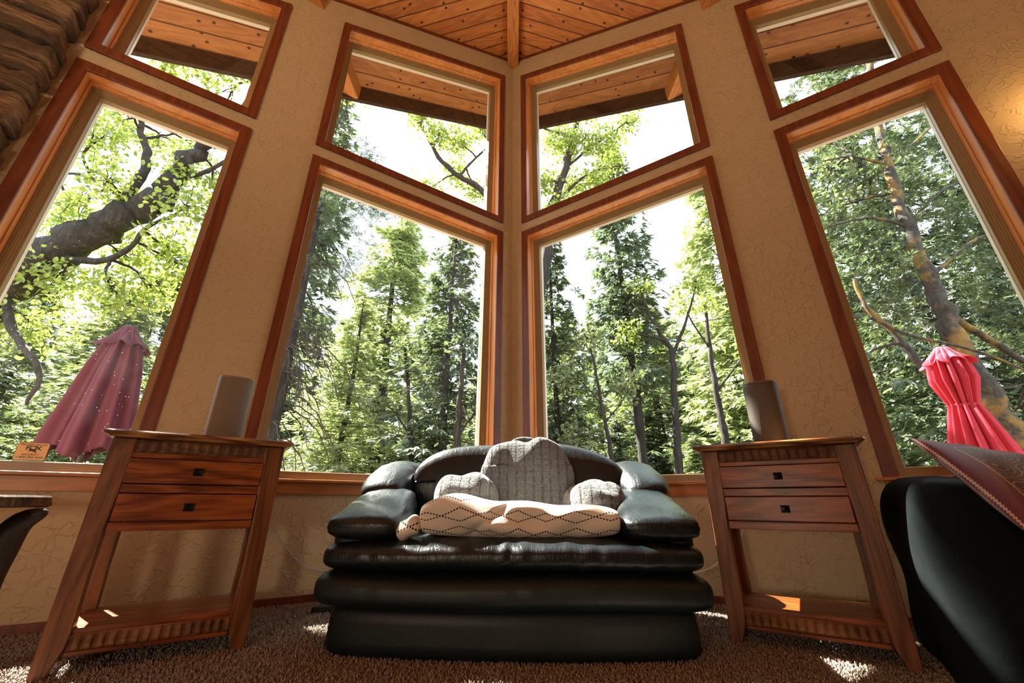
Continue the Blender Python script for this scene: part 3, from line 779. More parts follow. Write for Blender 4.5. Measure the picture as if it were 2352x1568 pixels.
n = NT('burgundy_brocade'); sp = n.n('ShaderNodeSeparateXYZ'); uv = n.tc.outputs['UV']; n.l(uv, sp.inputs[0])
U_, V_ = sp.outputs['X'], sp.outputs['Y']
ex = n.math('MINIMUM', n.math('MINIMUM', U_, n.math('SUBTRACT', 1.0, U_)), n.math('MINIMUM', V_, n.math('SUBTRACT', 1.0, V_)))
zz = n.math('MULTIPLY', n.math('PINGPONG', n.math('ADD', U_, V_), .012), .5)
inner = n.math('GREATER_THAN', n.math('ADD', ex, zz), .165)
def braid(at_): 
    q = n.math('ABSOLUTE', n.math('SUBTRACT', n.math('ADD', ex, zz), at_)); return n.math('LESS_THAN', q, .0042)
br = n.math('MAXIMUM', braid(.16), braid(.014))
vo = n.n('ShaderNodeTexVoronoi'); vo.inputs['Scale'].default_value = 5.2; vo.inputs['Randomness'].default_value = .75; n.l(uv, vo.inputs['Vector'])
rings = n.math('LESS_THAN', n.math('ABSOLUTE', n.math('SUBTRACT', n.math('FRACT', n.math('MULTIPLY', vo.outputs['Distance'], 8.5)), .5)), .11)
v2 = n.n('ShaderNodeTexVoronoi'); v2.inputs['Scale'].default_value = 60; n.l(uv, v2.inputs['Vector'])
dot_ = n.math('LESS_THAN', v2.outputs['Distance'], .24)
gate = n.math('GREATER_THAN', n.math('FRACT', n.math('MULTIPLY', vo.outputs['Distance'], 4.25)), .5)
pat = n.math('MAXIMUM', rings, n.math('MULTIPLY', dot_, gate))
c = n.mix(inner, (0.105, 0.004, 0.024), n.mix(n.math('MULTIPLY', pat, .85), (0.030, 0.006, 0.012), (0.30, 0.20, 0.17)))
c = n.mix(br, c, (0.50, 0.32, 0.22)); n.col(c); n.rough(.42); n.b.inputs['Sheen Weight'].default_value = .08; n.bump(pat, .0008, .6); M['brocade'] = n.m
A0 = at(2087, 1005, 1.52); A1 = at(2352, 1218, 1.16); e2 = (A1-A0).normalized()
B1 = at(2560, 1012, 1.62); e1 = (B1-A0).normalized(); nn = e1.cross(e2).normalized(); e1 = e2.cross(nn).normalized() if True else e1
if nn.y > 0: nn = -nn
SZ = .50; V = []; F = []; N = 40; UVs = []
for sgn in (1, -1):
    o_ = len(V)
    for i in range(N+1):
        for j in range(N+1):
            a, b = i/N, j/N; th = .052*((1-(2*a-1)**2)*(1-(2*b-1)**2))**.45
            pinch = .03*(math.sin(PI*a)*(abs(2*b-1)**6)) ; pin2 = .03*(math.sin(PI*b)*(abs(2*a-1)**6))
            p = A0 + e1*((a + pin2*(1 if a < .5 else -1))*SZ) + e2*((b + pinch*(1 if b < .5 else -1))*SZ) + nn*sgn*(th + .004*math.sin(a*25+b*9)*(th/.05))
            V.append(p); UVs.append((a, b))
    for i in range(N):
        for j in range(N):
            q = o_+i*(N+1)+j; f = (q, q+1, q+N+2, q+N+1); F.append(f if sgn < 0 else f[::-1])
m = MB(); m.add(V, F); cu = m.build('throw_cushion', M['brocade'], None, smooth=True)
lay = cu.data.uv_layers.new(name='UVMap'); li = np.zeros(len(cu.data.loops), dtype=np.int32); cu.data.loops.foreach_get('vertex_index', li)
lay.data.foreach_set('uv', np.array(UVs, dtype=np.float32)[li].ravel())
tag(cu, 'burgundy cushion with paisley brocade and zigzag gold braid on the dark armchair', 'cushion')

# ------------------------------------------------------------------ rough slab table at the left edge
n = NT('rough_bark'); v = n.map((1, 1, 3)); b_ = n.noise(n.map((14, 14, 3)), 3, 5, .7, .5)
n.col(n.ramp(b_, [(.35, (0.025, 0.014, 0.008)), (.6, (0.13, 0.08, 0.045)), (.75, (0.36, 0.26, 0.16))])); n.rough(.85); n.bump(b_, .012, .9); M['bark_edge'] = n.m
M['slabtop'] = wood('slab_top_wood', (0.2, 0.11, 0.05), (0.36, 0.22, 0.11), (0.5, 0.34, 0.19), 'x', .4, 1.5)
M['charred'] = plain('charred_black_wood', (0.010, 0.009, 0.008), .6, bump=(30, .008))
Pe = at(130, 1151, 1.5)
st = empty('slab_table', (-2.155, 1.50, 0), 0, 'rough-edged wooden slab table with curved black legs, cut off by the left edge', 'table')
m = MB(); hxs = .36
def fn(V):
    out = V.copy()
    for i, (x, y, z) in enumerate(V):
        q = noise.noise(Vector((x*14, y*14, z*40))); out[i, 0] += q*.006; out[i, 1] += q*.006
    return out
m.puff((.435, .15, .021), 26, (40, 24, 6), fn, (0, 0, 0)); sl_ = m.build('slab', M['bark_edge'], st, smooth=False); sl_.location = (0, 0, .557)
for sx in (-1, 1):
    for sy in (-1, 1):
        ref = Vector((-2.155, 1.50, 0)); P = []
        for x_, y_ in ((128, 1174), (105, 1182), (72, 1192), (42, 1222), (16, 1268), (-18, 1330), (-40, 1410), (-25, 1490)):
            q = at(x_, y_, 1.60)-ref; P.append((sx*q.x-sx*.03, sy*abs(q.y), min(q.z, .528)))
        P.append((P[-1][0]+sx*.02, P[-1][1], 0)); m = MB(); m.tube(P, [.012, .026, .038, .046, .050, .048, .040, .034, .036], 16, True); m.build('leg', M['charred'], st, smooth=True, sub=1)

# ------------------------------------------------------------------ cables, power strip
M['cable'] = plain('grey_cable', (0.45, 0.42, 0.39), .5); M['cablew'] = plain('white_cable', (0.75, 0.73, 0.70), .5)
def cable(name, pts, r, mat, label):
    cu_ = bpy.data.curves.new(name, 'CURVE'); cu_.dimensions = '3D'; cu_.bevel_depth = r; cu_.bevel_resolution = 3
    sp_ = cu_.splines.new('BEZIER'); sp_.bezier_points.add(len(pts)-1)
    for b_, p in zip(sp_.bezier_points, pts): b_.co = p; b_.handle_left_type = b_.handle_right_type = 'AUTO'
    o = bpy.data.objects.new(name, cu_); C.objects.link(o); cu_.materials.append(mat); bpy.context.view_layer.update()
    me = bpy.data.meshes.new_from_object(o); bpy.data.objects.remove(o); o = bpy.data.objects.new(name, me); C.objects.link(o); return tag(o, label, 'cable')
cable('power_cable', [W(1.96, .36, .82, 'L'), W(1.97, .30, .62, 'L'), W(1.86, .10, .50, 'L'), W(1.725, .02, .42, 'L'), W(1.634, .012, .324, 'L'), W(1.494, .012, .20, 'L'), W(1.372, .012, .168, 'L'), W(1.2, .02, .165, 'L')], .0035, M['cable'], 'thin grey cable hanging along the wall behind the left end table')
cable('power_cable', [W(1.90, .34, .82, 'R'), W(1.88, .28, .66, 'R'), W(1.72, .06, .52, 'R'), W(1.64, .015, .36, 'R'), W(1.55, .012, .27, 'R'), W(1.44, .012, .19, 'R'), W(1.3, .015, .15, 'R')], .003, M['cablew'], 'thin white cable curving along the wall behind the right end table')
m = MB(); q = onz = None
r_ = ray(728, 1412); t_ = -H/r_.z; q = Vector((r_.x*t_, r_.y*t_, 0)); m.box((q.x+.03, q.y+.02, .022), (.13, .05, .035), .3)
tag(m.build('power_strip', M['iron'], bevel=.006), 'small black power strip on the carpet by the loveseat corner', 'power strip')

# ------------------------------------------------------------------ security sticker on the left window
def gl(x, y, off):                      # where the pixel meets a plane parallel to the left wall
    r = ray(x, y); o0 = W(0, off, 0, 'L'); nn_ = Vector((CA, -SA, 0)); t = (o0-Vector((0, 0, H))).dot(nn_)/r.dot(nn_); p = Vector((0, 0, H))+r*t
    return (p-Vector((0, D, 0))).dot(Vector((-SA, -CA, 0))), p.z
ua, za = gl(24, 1060, -.148); ub, zb = gl(117, 1021, -.148); uc, _ = gl(100, 1061, -.148); ud, _ = gl(42, 1019, -.148)
u0 = (ua+ud)/2; u1 = (ub+uc)/2; sw = abs(u0-u1); sh = abs(zb-za)
stk = empty('window_sticker', W((u0+u1)/2, -.1478, (za+zb)/2+.008, 'L'), PI/2-A, 'tan security company sticker at the bottom of the far left window pane', 'sticker')
M['stk'] = plain('sticker_tan', (0.95, 0.68, 0.36), .5); M['stkb'] = plain('sticker_black', (0.006, 0.008, 0.008), .5); M['stkl'] = plain('sticker_crackle', (0.92, 0.80, 0.55), .5); M['stkg'] = plain('sticker_rim', (0.02, 0.10, 0.08), .4)
def rrect(w_, h_, r, y, y2):
    P = []
    for cx, cz, a0 in ((w_/2-r, h_/2-r, 0), (-w_/2+r, h_/2-r, 90), (-w_/2+r, -h_/2+r, 180), (w_/2-r, -h_/2+r, 270)):
        for k in range(7): a = math.radians(a0+15*k); P.append((cx+r*math.cos(a), cz+r*math.sin(a)))
    m = MB(); k = len(P); m.add([(x, y, z) for x, z in P]+[(x, y2, z) for x, z in P], [tuple(range(k)), tuple(reversed(range(k, 2*k)))]+[(i, k+i, k+(i+1) % k, (i+1) % k) for i in range(k)]); return m
rrect(sw, sh, .012, -.0004, 0).build('rim', M['stkg'], stk); rrect(sw*.965, sh*.94, .010, -.0008, -.0004).build('face', M['stk'], stk)
def seg2(a, b, wd=.0011):
    m = MB()
    a, b = Vector(a), Vector(b); d = (b-a).normalized(); p = Vector((-d.y, d.x))*wd/2
    m.add([(q.x*sw, -.0011, q.y*sh) for q in ()] + [((a+p).x, -.0011, (a+p).y), ((b+p).x, -.0011, (b+p).y), ((b-p).x, -.0011, (b-p).y), ((a-p).x, -.0011, (a-p).y)], [(0,1,2,3)]); m.build('crackle_line', M['stkl'], stk)
cr_ = [((-.46,.1),(-.3,.1)),((-.3,.1),(-.24,.25)),((-.3,.1),(-.2,-.05)),((-.2,-.05),(-.36,-.3)),((-.36,-.3),(-.46,-.25)),((-.36,-.3),(-.28,-.44)),((.22,.25),(.46,.2)),((.3,.22),(.28,0)),((.28,0),(.36,-.2)),((.28,0),(.12,-.08)),((.36,-.2),(.46,-.2)),((.36,-.2),(.22,-.2)),((.3,-.44),(.36,-.2)),((-.1,.44),(-.08,.36)),((0,-.44),(.02,-.38))]
for a, b in cr_: seg2((a[0]*sw, a[1]*sh), (b[0]*sw, b[1]*sh))
def text(s_, size, x, z, bold=.0, sx=1.0):
    cu_ = bpy.data.curves.new('lettering', 'FONT'); cu_.body = s_; cu_.size = size; cu_.align_x = 'CENTER'; cu_.align_y = 'CENTER'; cu_.offset = bold; cu_.space_character = 1.05
    o = bpy.data.objects.new('lettering', cu_); C.objects.link(o); bpy.context.view_layer.update()
    me = bpy.data.meshes.new_from_object(o); C.objects.unlink(o); bpy.data.objects.remove(o)
    q = bpy.data.objects.new('lettering', me); C.objects.link(q); me.materials.append(M['stkb']); q.parent = stk
    q.location = (x, -.0014, z); q.rotation_euler = (PI/2, 0, 0); q.scale = (sx, 1, 1); return q
text('PROTECTED BY', sh*.115, 0, sh*.36, sh*.002, 1.25)
text('F', sh*.33, -sw*.155, sh*.17, sh*.006, 1.15); text('O', sh*.33, 0, sh*.17, sh*.003, 1.1); text('X', sh*.33, sw*.17, sh*.17, sh*.005, 1.15)
text('SECURITY', sh*.115, 0, -sh*.18, sh*.002, 1.3)
text('1-800-393-2629', sh*.125, 0, -sh*.32, sh*.002, 1.25)
m = MB(); fx = [(-.10,.10),(-.085,.17),(-.06,.15),(-.05,.18),(-.03,.13),(.02,.13),(.08,.10),(.13,.02),(.15,-.07),(.12,-.08),(.09,-.01),(.06,.02),(.05,-.05),(.035,-.05),(.03,.02),(-.02,.03),(-.035,-.03),(-.05,-.03),(-.05,.03),(-.08,.04),(-.10,-.02),(-.12,-.02),(-.10,.05)]
k = len(fx); m.add([(x*sw*1.0, -.0016, z*sh) for x, z in fx], [tuple(range(k))]); m.build('emblem', M['stkb'], stk)

# ------------------------------------------------------------------ carpet pile: short twisted tufts
def carpet():
    sp_ = .0085; xs = np.arange(-2.3, 2.3, sp_); ys = np.arange(1.15, 3.2, sp_)
    X, Y = np.meshgrid(xs, ys); X = X.ravel(); Y = Y.ravel()
    X = X + RNG.normal(0, .003, X.size); Y = Y + RNG.normal(0, .003, X.size)
    ok = (Y < D-.03-np.abs(X)*CA/SA) & ~((np.abs(X) < .66) & (Y > 1.95) & (Y < 2.68)) & (Y > 1.15)
    X, Y = X[ok], Y[ok]; N_ = X.size
    h_ = RNG.uniform(.010, .021, N_); r_ = RNG.uniform(.0028, .0046, N_); a0 = RNG.uniform(0, 2*PI, N_)
    lx, ly = RNG.normal(0, .0055, N_), RNG.normal(0, .0055, N_)
    V = np.zeros((N_, 7, 3), dtype=np.float32)
    for k in range(3):
        a = a0+k*2*PI/3
        V[:, k, 0] = X+r_*np.cos(a); V[:, k, 1] = Y+r_*np.sin(a)
        b = a+.9
        V[:, 3+k, 0] = X+lx*.6+r_*.8*np.cos(b); V[:, 3+k, 1] = Y+ly*.6+r_*.8*np.sin(b); V[:, 3+k, 2] = h_*.65
    V[:, 6, 0] = X+lx; V[:, 6, 1] = Y+ly; V[:, 6, 2] = h_
    b = np.arange(N_, dtype=np.int32)[:, None]*7
    F = []
    for k in range(3):
        j = (k+1) % 3
        F += [b+np.array([[k, j, 3+j]]), b+np.array([[k, 3+j, 3+k]]), b+np.array([[3+k, 3+j, 6]])]
    return fastmesh('carpet', V.reshape(-1, 3), np.concatenate(F), M['carpet'])
tag(carpet(), 'beige shag carpet pile around the furniture', 'carpet', kind='stuff')
#PART3
# ------------------------------------------------------------------ outdoors: deck, ground
M['deck'] = planks('deck_boards', (1, 0, 0), (0, 1, 0), .14, (0.16, 0.10, 0.065), (0.28, 0.19, 0.12), (0.38, 0.27, 0.18), .7)
m = MB()
for side, s in (('L', -1), ('R', 1)):
    a, b = W(-.2*CA/SA, -.2, 0, side), W(6.5, -.2, 0, side); c, d = W(6.5, -4.2, 0, side), W(-4.2*CA/SA, -4.2, 0, side)
    m.hexa([(p.x, p.y, -.20) for p in (a, b, c, d)], [(p.x, p.y, -.12) for p in (a, b, c, d)])
tag(m.build('floor_deck', M['deck']), 'weathered board deck outside the windows', kind='structure')
n = NT('forest_floor'); q = n.noise(n.map(), 1.5, 6, .7); n.col(n.ramp(q, [(.35, (0.05, 0.035, 0.02)), (.5, (0.13, 0.09, 0.05)), (.65, (0.10, 0.13, 0.04))])); n.rough(.95); n.bump(q, .08); M['ground'] = n.m
m = MB(); m.box((0, 48, -1.1), (150, 96, .3)); tag(m.build('ground', M['ground']), None, kind='structure')

# ------------------------------------------------------------------ closed patio umbrellas
def fabric(name, c, tr):
    n = NT(name); n.col(c); n.rough(.75); v = n.map()
    n.bump(n.noise(n.map((1, 1, .2)), 12, 3), .01, .5); pass
    t_ = n.n('ShaderNodeBsdfTranslucent'); t_.inputs[0].default_value = (*c, 1); mx = n.n('ShaderNodeMixShader'); mx.inputs[0].default_value = tr
    n.l(n.b.outputs[0], mx.inputs[1]); n.l(t_.outputs[0], mx.inputs[2]); n.l(mx.outputs[0], n.out.inputs[0]); return n.m
M['umbL'] = fabric('wine_red_canvas', (0.085, 0.010, 0.034), .08); M['umbR'] = fabric('pink_red_canvas', (0.72, 0.055, 0.10), .30)
M['pole'] = plain('dark_umbrella_pole', (0.025, 0.022, 0.02), .4, .3)
def umbrella(side, off, xt, yt, prof, mat, label, tie=None, seed=0, folds=9, flo=1.55):
    o0 = W(0, off, 0, side); s = -1 if side == 'L' else 1; nn_ = Vector((-s*CA, -SA, 0)); r = ray(xt, yt)
    t = (o0-Vector((0, 0, H))).dot(nn_)/r.dot(nn_); top = Vector((0, 0, H))+r*t
    root = empty('patio_umbrella', (top.x, top.y, -.12), 0, label, 'umbrella'); zt_ = top.z+.12
    m = MB(); m.tube([(0, 0, .03), (0, 0, zt_)], .022, 12); m.build('pole', M['pole'], root, smooth=True)
    m = MB(); m.lathe([(.24, 0), (.25, .03), (.20, .06), (.05, .09), (.03, .20)], n=32); m.build('base', M['pole'], root, smooth=True)
    fold = lambda a, i, z: 1 + (.20*math.sin(a*folds+seed+.6*math.sin(a*2)) + .07*math.sin(a*folds*2.3+seed))*min(1, i/3)
    P = [(r_, zt_-d) for d, r_ in prof]; R = []
    for i in range(len(P)-1):
        for k in range(4): t_ = k/4; R.append((P[i][0]*(1-t_)+P[i+1][0]*t_, P[i][1]*(1-t_)+P[i+1][1]*t_))
    R.append(P[-1])
    m = MB(); nn2 = 144; V = []; L_ = len(R)
    for i, (rr, z) in enumerate(R):
        for k in range(nn2):
            a = 2*PI*k/nn2; f = fold(a, i, z); hem = 0
            if i > L_-5: hem = .05*math.sin(a*folds/2+seed)*(i-(L_-5))/4
            V.append((rr*f*math.cos(a), rr*f*math.sin(a), z+hem))
    m.add(V, [(i*nn2+k, i*nn2+(k+1) % nn2, (i+1)*nn2+(k+1) % nn2, (i+1)*nn2+k) for i in range(L_-1) for k in range(nn2)])
    o = m.build('canopy', mat, root, smooth=True); sd = o.modifiers.new('solid', 'SOLIDIFY'); sd.thickness = .004
    r0 = prof[1][1]; m = MB(); V = []; K = 8
    for i in range(K+1):
        t_ = i/K; rr = .035+(r0*flo-.035)*t_**1.1; z = zt_-.01-(prof[1][0]*1.2)*t_
        for k in range(nn2):
            a = 2*PI*k/nn2; f = 1+.20*t_*math.sin(a*8+seed+1); V.append((rr*f*math.cos(a), rr*f*math.sin(a), z-.03*t_*math.sin(a*8+seed)))
    m.add(V, [(i*nn2+k, i*nn2+(k+1) % nn2, (i+1)*nn2+(k+1) % nn2, (i+1)*nn2+k) for i in range(K) for k in range(nn2)])
    o = m.build('vent_flounce', mat, root, smooth=True); sd = o.modifiers.new('solid', 'SOLIDIFY'); sd.thickness = .004
    m = MB(); m.lathe([(.045, zt_-.02), (.048, zt_), (.04, zt_+.015), (.01, zt_+.02)], n=24); m.build('finial', M['pole'], root, smooth=True)
    for k in range(8):
        a = 2*PI*k/8; m = MB(); m.tube([(.03*math.cos(a), .03*math.sin(a), zt_-.05), (prof[-1][1]*.55*math.cos(a), prof[-1][1]*.55*math.sin(a), zt_-prof[-1][0]+.06)], .006, 6); m.build('rib', M['pole'], root)
    if tie:
        m = MB(); P = [(tie[1]*math.cos(a), tie[1]*math.sin(a), zt_-tie[0]+.01*math.sin(a)) for a in [2*PI*k/24 for k in range(25)]]
        m.tube(P, .010, 6, True, [.016]*25); m.build('tie_strap', mat, root, smooth=True)
    return root
umbrella('L', -2.2, 300, 752, [(0, .05), (.17, .115), (.45, .17), (.80, .215), (1.08, .255), (1.22, .265)], M['umbL'], 'closed wine-red patio umbrella outside the far left window')
umbrella('R', -2.6, 2160, 800, [(0, .05), (.13, .125), (.34, .145), (.58, .090), (.68, .115), (.90, .165), (1.15, .21)], M['umbR'], 'closed bright pink-red patio umbrella tied at the waist outside the far right window', tie=(.58, .097), seed=2, folds=14, flo=1.40)

# ------------------------------------------------------------------ trees
def leafmat(name, c1, c2, tr, scale=.9):
    n = NT(name); n.t.nodes.remove(n.b)
    geo = n.n('ShaderNodeNewGeometry'); q = n.noise(n.map(), scale*3, 4, .7)
    wn = n.n('ShaderNodeTexWhiteNoise'); wn.noise_dimensions = '3D'
    sn = n.n('ShaderNodeVectorMath'); sn.operation = 'SNAP'; sn.inputs[1].default_value = (.07, .07, .07); n.l(n.tc.outputs['Object'], sn.inputs[0]); n.l(sn.outputs[0], wn.inputs['Vector'])
    f = n.math('ADD', n.math('MULTIPLY', q, .7), n.math('MULTIPLY', wn.outputs['Value'], .3))
    c = n.ramp(f, [(.3, c1), (.68, c2)])
    d = n.n('ShaderNodeBsdfDiffuse'); t_ = n.n('ShaderNodeBsdfTranslucent'); g = n.n('ShaderNodeBsdfGlossy'); g.inputs['Roughness'].default_value = .4
    n.l(c, d.inputs[0]); n.l(n.mix(1.0, c, (1.1, 1.18, .70), 'MULTIPLY'), t_.inputs[0])
    m1 = n.n('ShaderNodeMixShader'); m1.inputs[0].default_value = tr; n.l(d.outputs[0], m1.inputs[1]); n.l(t_.outputs[0], m1.inputs[2])
    m2 = n.n('ShaderNodeMixShader'); m2.inputs[0].default_value = .05; n.l(m1.outputs[0], m2.inputs[1]); n.l(g.outputs[0], m2.inputs[2])
    n.l(m2.outputs[0], n.out.inputs[0]); return n.m
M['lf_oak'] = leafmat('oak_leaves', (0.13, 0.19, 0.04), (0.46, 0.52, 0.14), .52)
M['lf_bright'] = leafmat('sunlit_cedar_sprays', (0.14, 0.19, 0.075), (0.58, 0.60, 0.36), .45)  # paler copy of the cedar colour, sunlit look put into the tint
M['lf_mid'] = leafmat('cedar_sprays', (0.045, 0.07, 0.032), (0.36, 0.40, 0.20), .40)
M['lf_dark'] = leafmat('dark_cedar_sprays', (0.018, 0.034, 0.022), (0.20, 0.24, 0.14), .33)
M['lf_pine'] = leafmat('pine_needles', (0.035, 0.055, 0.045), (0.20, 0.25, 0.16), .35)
n = NT('bark'); q = n.noise(n.map((6, 6, 1)), 3, 5, .65, .5); n.col(n.ramp(q, [(.3, (0.010, 0.008, 0.007)), (.55, (0.038, 0.029, 0.024)), (.8, (0.11, 0.088, 0.072))])); n.rough(.9); n.bump(q, .05, .9); M['bark'] = n.m
n = NT('mossy_bark'); v = n.map(); q = n.noise(n.map((5, 5, 2)), 3, 5, .65, .5); mo = n.ramp(n.noise(v, 2.2, 4, .6), [(.5, 0.0), (.6, 1.0)])
n.col(n.mix(mo, n.ramp(q, [(.3, (0.012, 0.009, 0.008)), (.7, (0.08, 0.062, 0.052))]), (0.22, 0.12, 0.025))); n.rough(.9); n.bump(q, .05, .9); M['moss'] = n.m
n = NT('dead_twigs'); n.col((0.05, 0.038, 0.03)); n.rough(.9); M['twig'] = n.m

def unit(v): return v/np.maximum(np.linalg.norm(v, axis=-1, keepdims=True), 1e-6)
def blades(P, Dr, Ln, Wd, rng, nb=4, spread=.9):
    # fan of narrow blades from each point P along Dr
    N_ = len(P); side = unit(np.cross(Dr, np.tile([0, 0, 1.], (N_, 1)) + rng.normal(0, .35, (N_, 3)))); V = np.zeros((N_, nb, 4, 3)); 
    for b in range(nb):
        a = (b-(nb-1)/2)/max(1, nb-1)*spread + rng.normal(0, .10, N_)
        d = unit(Dr*np.cos(a)[:, None] + side*np.sin(a)[:, None] + rng.normal(0, .08, (N_, 3)))
        nrm = unit(np.cross(d, side*np.cos(a)[:, None] - Dr*np.sin(a)[:, None] + rng.normal(0, .25, (N_, 3))))
        w_ = unit(np.cross(d, nrm)); l_ = (Ln*rng.uniform(.7, 1.1, N_)*(1-.25*abs(b-(nb-1)/2)/nb))[:, None]; ww = (Wd*np.ones(N_))[:, None]
        V[:, b, 0] = P; V[:, b, 1] = P + d*l_*.45 + w_*ww; V[:, b, 2] = P + d*l_; V[:, b, 3] = P + d*l_*.45 - w_*ww
    k = N_*nb; return V.reshape(-1, 3), (np.arange(k*4).reshape(k, 4))
def leaves6(P, size, rng):
    N_ = len(P); d = unit(rng.normal(0, 1, (N_, 3)) + np.array([0, 0, -.25])); r = unit(rng.normal(0, 1, (N_, 3)) + np.array([0, 0, 1.2])); w_ = unit(np.cross(d, r)); nr = np.cross(w_, d)
    s = (size*rng.uniform(.65, 1.25, N_))[:, None]; V = np.zeros((N_, 6, 3))
    for k, (l_, x, q) in enumerate(((-.5, 0, 0), (-.2, .30, .06), (.25, .26, .05), (.55, 0, 0), (.25, -.26, .05), (-.2, -.30, .06))): V[:, k] = P + d*s*l_ + w_*s*x + nr*s*q
    return V.reshape(-1, 3), np.arange(N_*6).reshape(N_, 6)
def limb(m, pts_, r0, r1, n_=8, wob=.0, seed=0):
    # bent, tapering limb through the given points
    pts_ = [Vector(p) for p in pts_]; P = []; K = 5
    for i in range(len(pts_)-1):
        p0, p1, p2, p3 = pts_[max(i-1, 0)], pts_[i], pts_[i+1], pts_[min(i+2, len(pts_)-1)]
        for k in range(K):
            t = k/K; P.append(.5*((2*p1)+(p2-p0)*t+(2*p0-5*p1+4*p2-p3)*t*t+(3*p1-p0-3*p2+p3)*t**3))
    P.append(pts_[-1]); q = len(P)-1
    R = [(r0+(r1-r0)*(i/q))*(1+.10*math.sin(i*2.3+seed)) for i in range(q+1)]
    if wob: P = [p+Vector((math.sin(i*1.9+seed), math.cos(i*1.3+seed), math.sin(i*2.7+seed)))*wob for i, p in enumerate(P)]
    m.tube(P, R, n_, True); return P
def conifer(seed, Ht=12., R=2.3, nb=170, ns=34, start=.10, mat='lf_mid', name='conifer', droop=.35, ln=.30, dens=1., shape=1.0, trunk_r=.16, twigs=True):
    rng = np.random.default_rng(seed); root = empty(name, (0, 0, 0))
    m = MB(); limb(m, [(0, 0, 0), (.06, .03, Ht*.35), (-.04, .05, Ht*.7), (0, 0, Ht)], trunk_r, .02, 10, .01, seed)
    PP = []; DD = []; LL = []
    for i in range(nb):
        h = start+(1-start)*((i+rng.uniform(0, 1))/nb); z = Ht*h; az = i*2.399+rng.uniform(-.4, .4)
        L_ = R*((1-h)**.75*shape+.06)*rng.uniform(.5, 1.2)
        if h < start+.12: L_ *= .8
        t = np.linspace(.12, 1, max(6, int(ns*(L_/R)**.6*dens)))
        dr = np.array([math.cos(az), math.sin(az), 0]); up = .25*(h)**1.5
        pos = np.outer(t*L_, dr); pos[:, 2] = z + L_*(up*t - droop*t**1.6 + .12*t**4)
        if twigs and rng.uniform() < .65:
            k0 = np.array([0, 0, z]); q = len(t); m.tube([k0, pos[q//3], pos[2*q//3], pos[-1]], [.022*L_/R+.006, .014, .010, .004], 4, False)
        for rep in range(2):
            sd = rng.normal(0, .17*L_/R+.05, (len(t), 1))*np.array([-math.sin(az), math.cos(az), 0]) * (1.3-t[:, None]*.6)*2.0
            p = pos+sd+rng.normal(0, .05, pos.shape); PP.append(p)
            d = dr*rng.uniform(.5, 1.1, (len(t), 1)) + sd*1.6 + np.array([0, 0, -1.])*rng.uniform(.1, .8, (len(t), 1)); DD.append(d); LL.append(np.full(len(t), ln)*rng.uniform(.7, 1.2, len(t)))
    m.build('trunk', M['bark'], root, smooth=True)
    P = np.concatenate(PP); Dd = unit(np.concatenate(DD)); Ln = np.concatenate(LL)
    cl_ = np.array([noise.noise(Vector((p[0]*1.1+seed, p[1]*1.1, p[2]*1.5))) + .6*noise.noise(Vector((p[0]*3, p[1]*3+seed, p[2]*4))) for p in P])
    ok = cl_ > -.06; P, Dd, Ln = P[ok], Dd[ok], Ln[ok]
    V, F = blades(P, Dd, Ln, Ln*.10, rng, 5, 1.5); fastmesh('foliage', V, F, M[mat], root); return root
def place(root, x, ytop, Y, zbase=-.95, Ht=12., wide=1.0, rz=0., label=None, group=None, mat=None, minh=None):
    p = at(x, ytop, Y); hgt = p.z-zbase; s = hgt/Ht
    root.location = (p.x, p.y, zbase); root.scale = (s*wide, s*wide, s); root.rotation_euler = (0, 0, rz)
    tag(root, label, 'tree', group)
    if mat:
        for c_ in root.children:
            if c_.name.startswith('foliage'): c_.data = c_.data.copy() if False else c_.data; c_.material_slots[0].link = 'OBJECT'; c_.material_slots[0].material = M[mat]
    return root
protos = [conifer(21, nb=210, ns=30), conifer(22, nb=200, ns=28, droop=.5, R=2.0, shape=1.1), conifer(23, nb=190, ns=30, R=2.7, droop=.25, start=.05), conifer(24, nb=150, ns=26, R=1.8, start=.32, droop=.3, dens=.8)]
used = [False]*4
def tree(k, *a, **kw):
    if used[k]: r = copy_tree(protos[k])
    else: r = protos[k]; used[k] = True
    return place(r, *a, **kw)
# near and middle trees, each its own
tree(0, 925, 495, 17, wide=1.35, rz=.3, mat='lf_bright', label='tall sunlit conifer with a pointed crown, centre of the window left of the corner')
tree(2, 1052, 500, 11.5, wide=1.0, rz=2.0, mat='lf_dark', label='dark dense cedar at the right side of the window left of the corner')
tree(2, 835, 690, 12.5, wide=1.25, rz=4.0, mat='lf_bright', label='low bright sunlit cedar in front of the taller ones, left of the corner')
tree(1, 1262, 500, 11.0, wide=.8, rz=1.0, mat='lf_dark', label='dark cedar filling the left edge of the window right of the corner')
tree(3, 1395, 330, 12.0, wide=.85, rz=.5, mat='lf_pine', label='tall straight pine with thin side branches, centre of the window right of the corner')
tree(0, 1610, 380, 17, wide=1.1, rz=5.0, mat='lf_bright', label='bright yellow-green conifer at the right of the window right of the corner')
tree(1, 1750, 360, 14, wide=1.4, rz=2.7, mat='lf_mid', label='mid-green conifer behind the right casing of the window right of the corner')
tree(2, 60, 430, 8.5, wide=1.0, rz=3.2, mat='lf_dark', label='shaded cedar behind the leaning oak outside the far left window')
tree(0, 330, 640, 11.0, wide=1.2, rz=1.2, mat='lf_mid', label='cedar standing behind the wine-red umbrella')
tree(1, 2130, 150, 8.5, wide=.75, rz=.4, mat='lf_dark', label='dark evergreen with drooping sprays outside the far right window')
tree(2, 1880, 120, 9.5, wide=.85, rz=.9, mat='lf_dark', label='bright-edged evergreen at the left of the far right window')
tree(0, 2290, 640, 10.5, wide=1.3, rz=2.9, mat='lf_bright', label='small sunlit cedar behind the pink umbrella')
